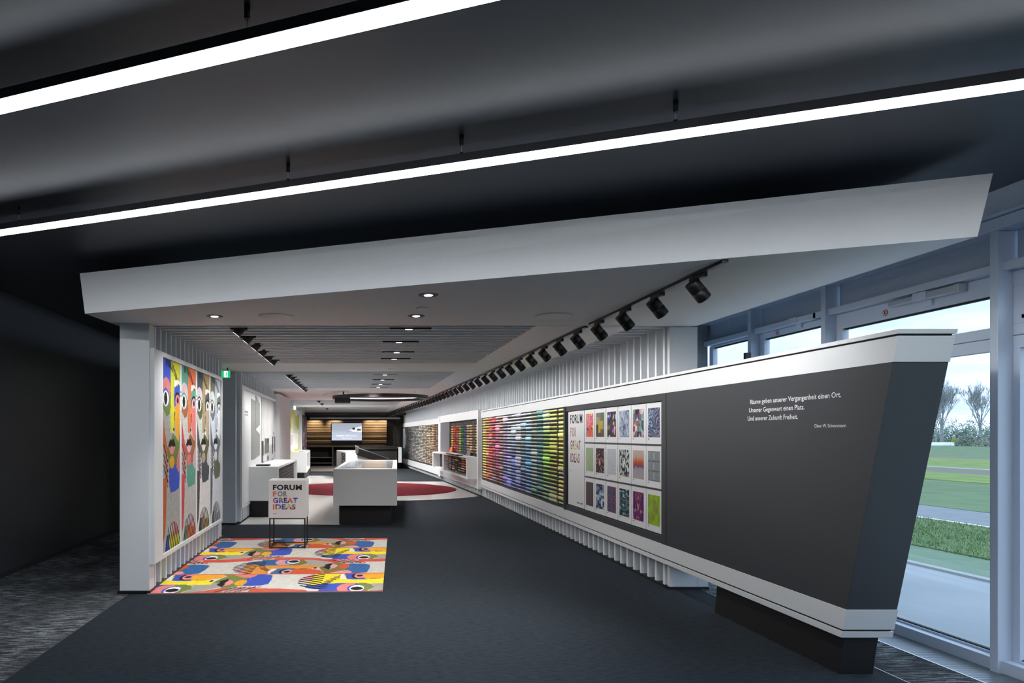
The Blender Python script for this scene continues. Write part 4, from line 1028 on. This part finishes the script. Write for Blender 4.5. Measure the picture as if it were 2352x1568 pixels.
for x0,y0,x1,y1,v in ((.0,.46,.12,.7,.05),(.2,.44,.5,.60,.12),(.36,.44,.48,.49,.03),(.55,.40,.60,.56,.5),(.72,.42,.80,.62,.03),(.84,.36,.88,.55,.04),(.9,.42,1,.6,.06),(.1,.62,.35,.68,.6)): c.rect(x0,y0,x1,y1,(v,v,v*1.05))
c.ell(.42,.66,.08,.03,(.10,.10,.11)); c.ell(.75,.70,.07,.025,(.09,.09,.1))
t3=thing('photo_panel','tall black and white interior photograph beside the swatch board','picture',(-2.09,16.5,.36))
loc(MB().box(-2.105,-2.092,15.26,17.82,.35,2.44).build('panel',paper),t3)
loc(grid_mesh('print',c,lambda u,v:(np.full(u.shape,-2.09),15.26+2.56*u,2.44+(.35-2.44)*v),flatprint),t3)
# far-left yellow poster and dark poster
c=Canvas(30,80,(.5,.5,.5)); v=vnoise(c.X*3,c.T*5,5,3); c.c=np.where((v>.5)[...,None],np.array(srgb('b8b440')),np.array(srgb('dcdcc4'))).astype(float); c.c*=np.interp(v,(0,1),(.7,1.15))[...,None]
c.rect(0,.38,.85,.68,srgb('e4e0dc')); c.rect(.1,.42,.16,.6,srgb('8a8078'))
t=thing('framed_picture','yellow and white picture on the far left wall above the narrow cabinet','picture',(-2.37,26.5,.3))
loc(MB().box(-2.384,-2.364,24.7,28.5,.3,2.56).build('panel',paper),t)
loc(grid_mesh('print',c,lambda u,v:(np.full(u.shape,-2.362),24.8+3.6*u,2.52+(.3-2.45)*v),flatprint),t)
c=Canvas(20,60,(.05,.05,.05)); v=vnoise(c.X*6,c.T*12,9,2); c.c=np.array([srgb(k) for k in ['2c2a2c','4a3c40','282628','8a5a6c','3c3a3c']])[np.clip((v*5).astype(int),0,4)]
t=thing('framed_picture','dark patterned picture at the end of the left wall','picture',(-2.3,30,.3))
loc(MB().box(-2.52,-2.28,28.7,28.9,.0,2.6).build('side_post',finm),t)
loc(MB().box(-2.384,-2.30,28.95,31.85,.3,2.45).build('panel',matteblack),t)
loc(grid_mesh('print',c,lambda u,v:(np.full(u.shape,-2.298),29+2.8*u,2.40+(.35-2.40)*v),flatprint),t)
solo(MB().box(-2.40,-2.30,26.2,26.25,2.56,2.70),'exit_sign',exitw,'tiny far glowing exit sign above the yellow picture','exit sign')
# exit sign in the passage
t=thing('exit_sign','green and white running man exit sign over the left passage','exit sign',(-2.25,11.6,2.5))
d=11.6; x0=(500-VX)*d/F; x1=(528-VX)*d/F; z0=EYE+(VY-867)*d/F; z1=EYE+(VY-851)*d/F
loc(MB().box(x0-.1,x1,d,d+.03,z0,z1).build('sign_box',exitg),t)
loc(MB().box(x0-.1,x0+.055,d-.003,d,z0+.012,z1-.012).build('arrow_field',exitw),t)
loc(MB().box(x0+.105,x1-.035,d-.003,d,z0+.006,z1-.006).build('door_field',exitw),t)
mx_=(x0+x1)/2+.045
m_=MB(); m_.box(mx_-.006,mx_+.006,d-.005,d-.003,z1-.032,z1-.02); m_.hexa([(mx_-.012,d-.005,z0+.05),(mx_+.004,d-.005,z0+.05),(mx_+.004,d-.003,z0+.05),(mx_-.012,d-.003,z0+.05),(mx_-.002,d-.005,z1-.034),(mx_+.014,d-.005,z1-.034),(mx_+.014,d-.003,z1-.034),(mx_-.002,d-.003,z1-.034)])
m_.hexa([(mx_-.035,d-.005,z0+.012),(mx_-.026,d-.005,z0+.012),(mx_-.026,d-.003,z0+.012),(mx_-.035,d-.003,z0+.012),(mx_-.012,d-.005,z0+.05),(mx_-.002,d-.005,z0+.05),(mx_-.002,d-.003,z0+.05),(mx_-.012,d-.003,z0+.05)])
m_.hexa([(mx_+.012,d-.005,z0+.014),(mx_+.02,d-.005,z0+.014),(mx_+.02,d-.003,z0+.014),(mx_+.012,d-.003,z0+.014),(mx_-.006,d-.005,z0+.05),(mx_+.004,d-.005,z0+.05),(mx_+.004,d-.003,z0+.05),(mx_-.006,d-.003,z0+.05)])
loc(m_.build('running_man',exitg),t)
loc(MB().box(x0-.05,x0-.035,d+.01,d+.02,z1,CZ).box(x1-.05,x1-.035,d+.01,d+.02,z1,CZ).build('hanger',black),t)

# ================================================================== ring lamp and projector
t=thing('ring_lamp','large black ring lamp hanging over the red carpet','ring light',(.62,18.5,2.55))
def ring(r0,r1,z0,z1,n=72):
    vs=[]
    for k in range(n):
        a=2*PI*k/n; c_,s_=math.cos(a),math.sin(a); vs+=[(r0*c_,r0*s_,z0),(r1*c_,r1*s_,z0),(r1*c_,r1*s_,z1),(r0*c_,r0*s_,z1)]
    fs=[]
    for k in range(n):
        b=4*k; e=4*((k+1)%n); fs+=[(b,b+1,e+1,e),(b+1,b+2,e+2,e+1),(b+2,b+3,e+3,e+2),(b+3,b,e,e+3)]
    return MB().quads(vs,fs)
ring(1.16,1.27,0,.085).build('ring_body',black,t); ring(1.15,1.159,.068,.084).build('inner_glow',mat('ring_glow',(.9,.9,.9),.4,emit=(1,1,1),es=2.5),t)
for k in range(4):
    a=PI/4+k*PI/2; MB().tube((1.2*math.cos(a),1.2*math.sin(a),.085),(1.2*math.cos(a),1.2*math.sin(a),CZ-2.551),.004,6).build('suspension_wire',steel,t)
solo(MB().lathe([(1.0,-.01),(1.05,0)],64,Matrix.Translation((.1,19.4,CZ))),'ceiling_disc',ceilw,'shallow round ceiling disc behind the black ring lamp','ceiling disc')
t=thing('projector','black projector hanging at the left of the ring lamp','projector',(-.35,18.0,2.4))
a_=atd(770,925,17.5); 
MB().box(-.22,.18,-.16,.16,.02,.16).build('body',black,t,bevel=.02); MB().lathe([(.05,0),(.05,.05)],14,Matrix.Translation((-.12,-.17,.07))@Matrix.Rotation(PI/2,4,'X')).build('lens_tube',black,t)
MB().box(-.02,.02,-.02,.02,.16,CZ-2.4).build('ceiling_bracket',black,t)

# ================================================================== far end
be=base('wall_far')
MB().box(-4,2.6,34.6,34.9,2.60,CZ).build('beam',woodd,be)
MB().box(-4,2.4,38.9,39,0,CZ).build('back_board',mat('far_shade',(.06,.075,.085),.6),be)
MB().box(-2.4,2.6,36.5,40,CZ,CZ+.1).build('ceiling_board',ceilw,be)
MB().box(-2.4,2.2,35.4,35.6,2.42,2.50).build('glazing_rail',finm,be)
MB().box(-2.4,2.2,35.7,35.71,2.42,2.70).build('pane',glass,be)
wp=thing('plank_wall','light oak plank wall behind the screen at the far end','plank wall',(-.55,38,1))
zz=.99; hs=[.13,.07,.07,.13,.075,.13,.075,.075,.14,.14,.13,.15,.10]
for i,h_ in enumerate(hs):
    if zz+h_>2.41: h_=2.41-zz
    if h_<=0.01: break
    x=MB().box(-2.755,1.615,37.9-.03*(i%3),38.0,zz+.010,zz+h_-.012).build('plank',wood); loc(x,wp); zz+=h_
loc(MB().box(-2.755,1.615,38.0,38.03,.98,2.41).build('backing',woodd),wp)
for x in (-2.3,-1.2,.75,1.4): spot('lamp',(x,37.3,2.66),(x,38,1.9),70,math.radians(80),.8,(1,.85,.65),.04)
# screen
t=thing('wall_screen','flat screen showing a grey welcome slide on the oak planks','television',(-.55,37.8,1.1))
sx0,sy1=(762-VX)*37.8/F,EYE+(VY-971.5)*37.8/F; sx1,sy0=(831-VX)*37.8/F,EYE+(VY-1011)*37.8/F; sb0=EYE+(VY-1018.5)*37.8/F
loc(MB().box(sx0-.02,sx1+.02,37.78,37.86,sb0,sy1+.03).build('casing',black),t)
c=Canvas(80,46,(.4,.45,.5)); c.c[:]=np.array(srgb('b4bccc'))*np.interp(c.T,(0,.4,.55,1),(.75,.85,1.05,1.2))[...,None]
c.poly([(.48,.50),(.72,.30),(.98,.18),(1,.18),(1,.52),(.72,.50),(.62,.46)],srgb('ecf0f2')); c.rect(.84,.32,.97,.44,srgb('54565c')); c.ell(.73,.32,.05,.07,srgb('303238')); c.poly([(.5,.50),(.66,.42),(.66,.44),(.52,.52)],srgb('444850'))
loc(grid_mesh('picture',c,lambda u,v:(sx0+(sx1-sx0)*u,np.full(u.shape,37.775),sy1+(sy0-sy1)*v),screenm),t)
wem=mat('screen_white',(.9,.9,.9),.4,emit=(1,1,1),es=1.0)
loc(lettering('screen_lettering','Herzlich Willkommen',wem,frame((sx0+.27,37.772,sy0+.22),(1,0,0),(0,0,1),(0,-1,0)),width=1.09,cap=.075,bold=.02),t)
loc(lettering('screen_lettering','bei',wem,frame((sx0+.76,37.772,sy0+.165),(1,0,0),(0,0,1),(0,-1,0)),width=.07,cap=.03,bold=.01),t)
loc(lettering('screen_lettering','OBJECT CARPET',wem,frame((sx0+.55,37.772,sy0+.09),(1,0,0),(0,0,1),(0,-1,0)),width=.55,cap=.045,bold=.02),t)
# low shelving under the planks
t=thing('dark_shelving','low black shelving under the oak plank wall','shelving',(-1.9,35.6,0))
zf=lambda py:EYE+(VY-py)*35.4/F
loc(MB().box(-2.6,1.9,35.4,36.2,zf(1026.5),zf(1024)).build('top_board',platm),t)
loc(MB().box(-2.6,1.9,36.1,36.2,0,zf(1026.5)).build('back_board',matteblack),t)
loc(MB().box(-2.55,-1.25,35.4,36.1,zf(1051.5),zf(1049.5)).build('shelf',platm),t)
loc(MB().box(-2.55,-1.25,35.4,36.1,zf(1064),zf(1062.5)).build('shelf',platm),t)
for x in (-2.55,-1.27,.2,1.85): loc(MB().box(x,x+.07,35.4,36.1,0,zf(1026.5)).build('upright',woodd),t)
t=thing('plank_podium','low podium of grey brown boards in front of the dark shelving','podium',(-1.9,32.3,0))
pa,pb=30.0,35.2
for k in range(9): 
    a=pa+(pb-pa)*k/9; loc(MB().box(-2.24,-.9,a+.01,a+(pb-pa)/9-.01,.02,.05).build('board',platm),t)
loc(MB().box(-2.24,-.9,pa,pb,0,.02).build('podium_base',matteblack),t)
# right end: dark wall slats, curtain, black frame
t=thing('curtain','pale grey pleated curtain at the far right','curtain',(1.9,36.3,.9))
vs=[];fs=[];nn=40
xa,xb=(904-VX)*36.3/F,(918-VX)*36.3/F+.1; za,zb2=EYE+(VY-1026)*36.3/F,EYE+(VY-976)*36.3/F
for k in range(nn+1):
    u=k/nn; x=xa+(xb-xa)*u; y=36.3+.03*math.sin(u*2*PI*5)
    vs+=[(x,y,za),(x,y,zb2)]
fs=[(2*k,2*k+2,2*k+3,2*k+1) for k in range(nn)]
o=MB().quads(vs,fs,0,True).build('cloth',curtain,fix=False); so=o.modifiers.new('s','SOLIDIFY'); so.thickness=.008; loc(o,t)
sr=base('wall_slatted')
for k in range(9): MB().box(1.62+k*.045,1.645+k*.045,36.5,36.56,0,2.6).build('slat',mat('brown_slat',(.11,.085,.07),.6) if k==0 else bpy.data.materials['brown_slat'],sr)
MB().box(2.0,2.45,36.0,36.2,2.1,CZ).build('header',woodd,sr)
MB().box(2.2,2.42,35.45,36.0,0,2.2).build('black_post',black,sr)
MB().box(2.3,2.7,36.2,40,0,CZ).build('side_board',woodd,sr)
MB().box(-2.87,-2.70,35.6,36,0,2.35).build('black_post',black,sr)
t=thing('black_counter','long black reception counter with a white end at the far right','counter',(1.3,33.6,0))
loc(MB().box(.25,1.95,33.0,34.4,.93,1.02).build('worktop',black),t)
loc(MB().box(.25,1.9,33.1,34.3,.0,.93).build('front',matteblack),t)
loc(MB().box(1.96,2.12,33.0,34.4,.30,1.02).build('white_end',white),t)

# ================================================================== facade hardware
def opener(d,z,L,label,slope=0):
    t=thing('window_opener',label,'window opener',(4.38,d,z))
    MB().box(-.045,.015,-L/2,.02*0-.02,-.028,.028).build('motor_housing',alum,t,bevel=.006)
    MB().box(-.045,.015,.02,L/2,-.022,.022).build('chain_housing',alum,t,bevel=.006)
    MB().box(-.055,.015,-.06,.07,-.026,.034).build('joint_cover',facm,t,bevel=.004)
    MB().box(-.004,.018,-.05,.03,-.075,-.026).build('bracket',facm,t,bevel=.002)
    MB().box(-.05,.015,-L/2-.012,-L/2+.03,-.03,.03).build('end_cap',alum,t,bevel=.004)
    return t
opener(5.36,2.665,.66,'grey chain window opener with white bracket on the nearer window')
opener(6.92,2.735,.66,'grey chain window opener on the window beyond the post')
def prohib(d,z,label):
    t=thing('warning_sticker',label,'sticker',(4.397,d,z))
    M=Matrix.Rotation(-PI/2,4,'Y')
    MB().lathe([(.026,0),(.026,.001)],24,M).build('red_disc',redink,t)
    MB().lathe([(.020,.0012),(.020,.002)],24,M).build('white_disc',paper,t)
    MB().box(-.003,-.002,-.006,.006,-.012,.012).build('hand_mark',inkk,t)
    M2=Matrix.Rotation(math.radians(45),4,'X'); MB().quads([M2@Vector(p) for p in ((-.0035,-.022,-.002),(-.0035,.022,-.002),(-.0035,.022,.002),(-.0035,-.022,.002))],[(0,1,2,3)]).build('red_bar',redink,t,fix=False)
prohib(5.80,2.62,'small round red prohibition sticker on the nearer window frame')
prohib(7.29,2.67,'small round red prohibition sticker on the window beyond the post')
solo(MB().box(4.24,4.30,7.60,7.64,2.42,2.50),'wall_bracket',black,'small black bracket on the thin post between the far windows','bracket')
# floor grille
t=thing('floor_grille','fine metal floor grille running along the foot of the windows','grille',(4.2,5,0))
loc(MB().box(4.045,4.06,-3,9.0,-.012,.004).build('edge_rail',alum),t)
mb=MB(); d=2.6
while d<8.6: mb.box(4.06,4.33,d,d+.009,-.010,.003); d+=.020
tag(loc(mb.build('grille_bars',mat('grille_metal',(.42,.46,.52),.35,.7)),t),kind='stuff')

# ================================================================== trees, bushes, tunnels outside
barkm=mat('bare_bark',(.30,.31,.32),.9)
def bare_tree(x,d,h,seed,label):
    r=random.Random(seed); m_=MB()
    def seg(p,dirv,L,rad,depth):
        e=p+dirv*L; a=p; b=e; q=(b-a).to_track_quat('Z','Y'); n=4
        v0=[a+q@Vector((rad*math.cos(k*PI*2/n),rad*math.sin(k*PI*2/n),0)) for k in range(n)]; v1=[b+q@Vector((rad*.7*math.cos(k*PI*2/n),rad*.7*math.sin(k*PI*2/n),0)) for k in range(n)]
        m_.quads(v0+v1,[(k,(k+1)%n,n+(k+1)%n,n+k) for k in range(n)])
        if depth==0: return
        nb=3
        for _ in range(nb):
            nd=(dirv+Vector((r.uniform(-.5,.5),r.uniform(-.5,.5),r.uniform(.15,.6)))).normalized()
            seg(e-dirv*L*r.uniform(0,.55),nd,L*r.uniform(.62,.85),max(rad*.56,.015),depth-1)
    seg(Vector((0,0,0)),Vector((0,0,1)),h*.30,h*.013,6)
    zs=max(v[2] for v in m_.v); sc_=h/zs; m_.v=[(v[0]*sc_,v[1]*sc_,v[2]*sc_) for v in m_.v]
    o=m_.build('bare_tree',barkm,fix=False); o.location=(x,d,gz); tag(o,label,'tree',group='bare trees beyond the fields'); return o
D=140
for i,(px,h,lb) in enumerate(((2150,12.5,'tall bare tree beside the dark slab edge in the window view'),(2190,14,'tall bare tree with spreading crown, second from left in the window'),(2223,12,'bare tree with a pale straight trunk in the middle of the window'),(2252,13.5,'tall bare tree right of centre in the window view'),(2280,12,'bare tree partly hidden by the window post at right'),(2110,11.5,'bare tree showing over the slab at the left of the window'))):
    bare_tree((px-VX)*D/F,D+i%3*3,h,40+i,lb)
def bush(px,y0,y1,wpx,d,colr_,label,seed,nm='bush',cat='bush'):
    r=random.Random(seed); m_=MB(); h=(y1-y0)*d/F; w_=wpx*d/F/2
    for _ in range(2200):
        a=r.uniform(0,2*PI); b=r.uniform(-.1,1); q=r.uniform(.55,1.0)
        cz=b; rr=math.sqrt(max(0,1-max(b,0)**2))*q; p=Vector((rr*math.cos(a)*w_,rr*math.sin(a)*w_,max(0,cz*q)*h*(.85+.3*math.sin(a*3+seed))))
        s=.12*w_**.5; u=Vector((r.uniform(-1,1),r.uniform(-1,1),r.uniform(-1,1))).normalized()*s; v=Vector((r.uniform(-1,1),r.uniform(-1,1),r.uniform(-1,1))).normalized()*s
        m_.quads([p-u,p+v,p+u],[(0,1,2)])
    o=m_.build(nm,colr_,fix=False); o.location=((px-VX)*d/F,d,gz); tag(o,label,cat)
hz1=mat('hazy_leaves',(.30,.37,.32),.95); hz2=mat('hazed_bush',(.27,.33,.27),.95); hz3=mat('yellow_bush',(.42,.46,.14),.95)  # hedge greens paled with distance haze in the colour
bush(2135,968,1016,60,150,hz1,'hazy hedge trees left of the window view',1,'hedge_tree','tree'); bush(2185,962,1016,70,152,hz1,'hazy green hedge trees behind the second bare tree',2,'hedge_tree','tree')
bush(2235,958,1016,70,150,hz2,'darker hedge trees in the middle of the window view',3,'hedge_tree','tree'); bush(2285,966,1016,60,152,hz1,'pale hedge trees near the window post',4,'hedge_tree','tree')
bush(2231,993,1023,62,112,hz2,'round grey green bush at the end of the white tunnels',5); bush(2194,1004,1021,16,118,hz3,'small yellow shrub behind the white tunnels',6)
bush(2262,1010,1025,46,108,mat('pale_reed',(.36,.37,.32),.95),'low pale reeds right of the round bush',7,'reeds','plant')
tun=mat('white_film',(.75,.78,.80),.5)
for i,(a,b,dd,lb) in enumerate(((2100,2186,118,'long white plastic crop tunnel at the field edge'),(2190,2222,116,'shorter white crop tunnel right of the yellow shrub'))):
    x0,x1=(a-VX)*dd/F,(b-VX)*dd/F; m_=MB(); vs=[];n=8
    for x in (x0,x1):
        for k in range(n+1): aa=PI*k/n; vs.append((x,dd+.8*math.cos(aa),gz+.55*math.sin(aa)))
    m_.quads(vs,[(k,k+1,n+2+k,n+1+k) for k in range(n)]+[tuple(range(n,-1,-1)),tuple(range(n+1,2*n+2))],0,True); solo(m_,'crop_tunnel',tun,lb,'crop tunnel')
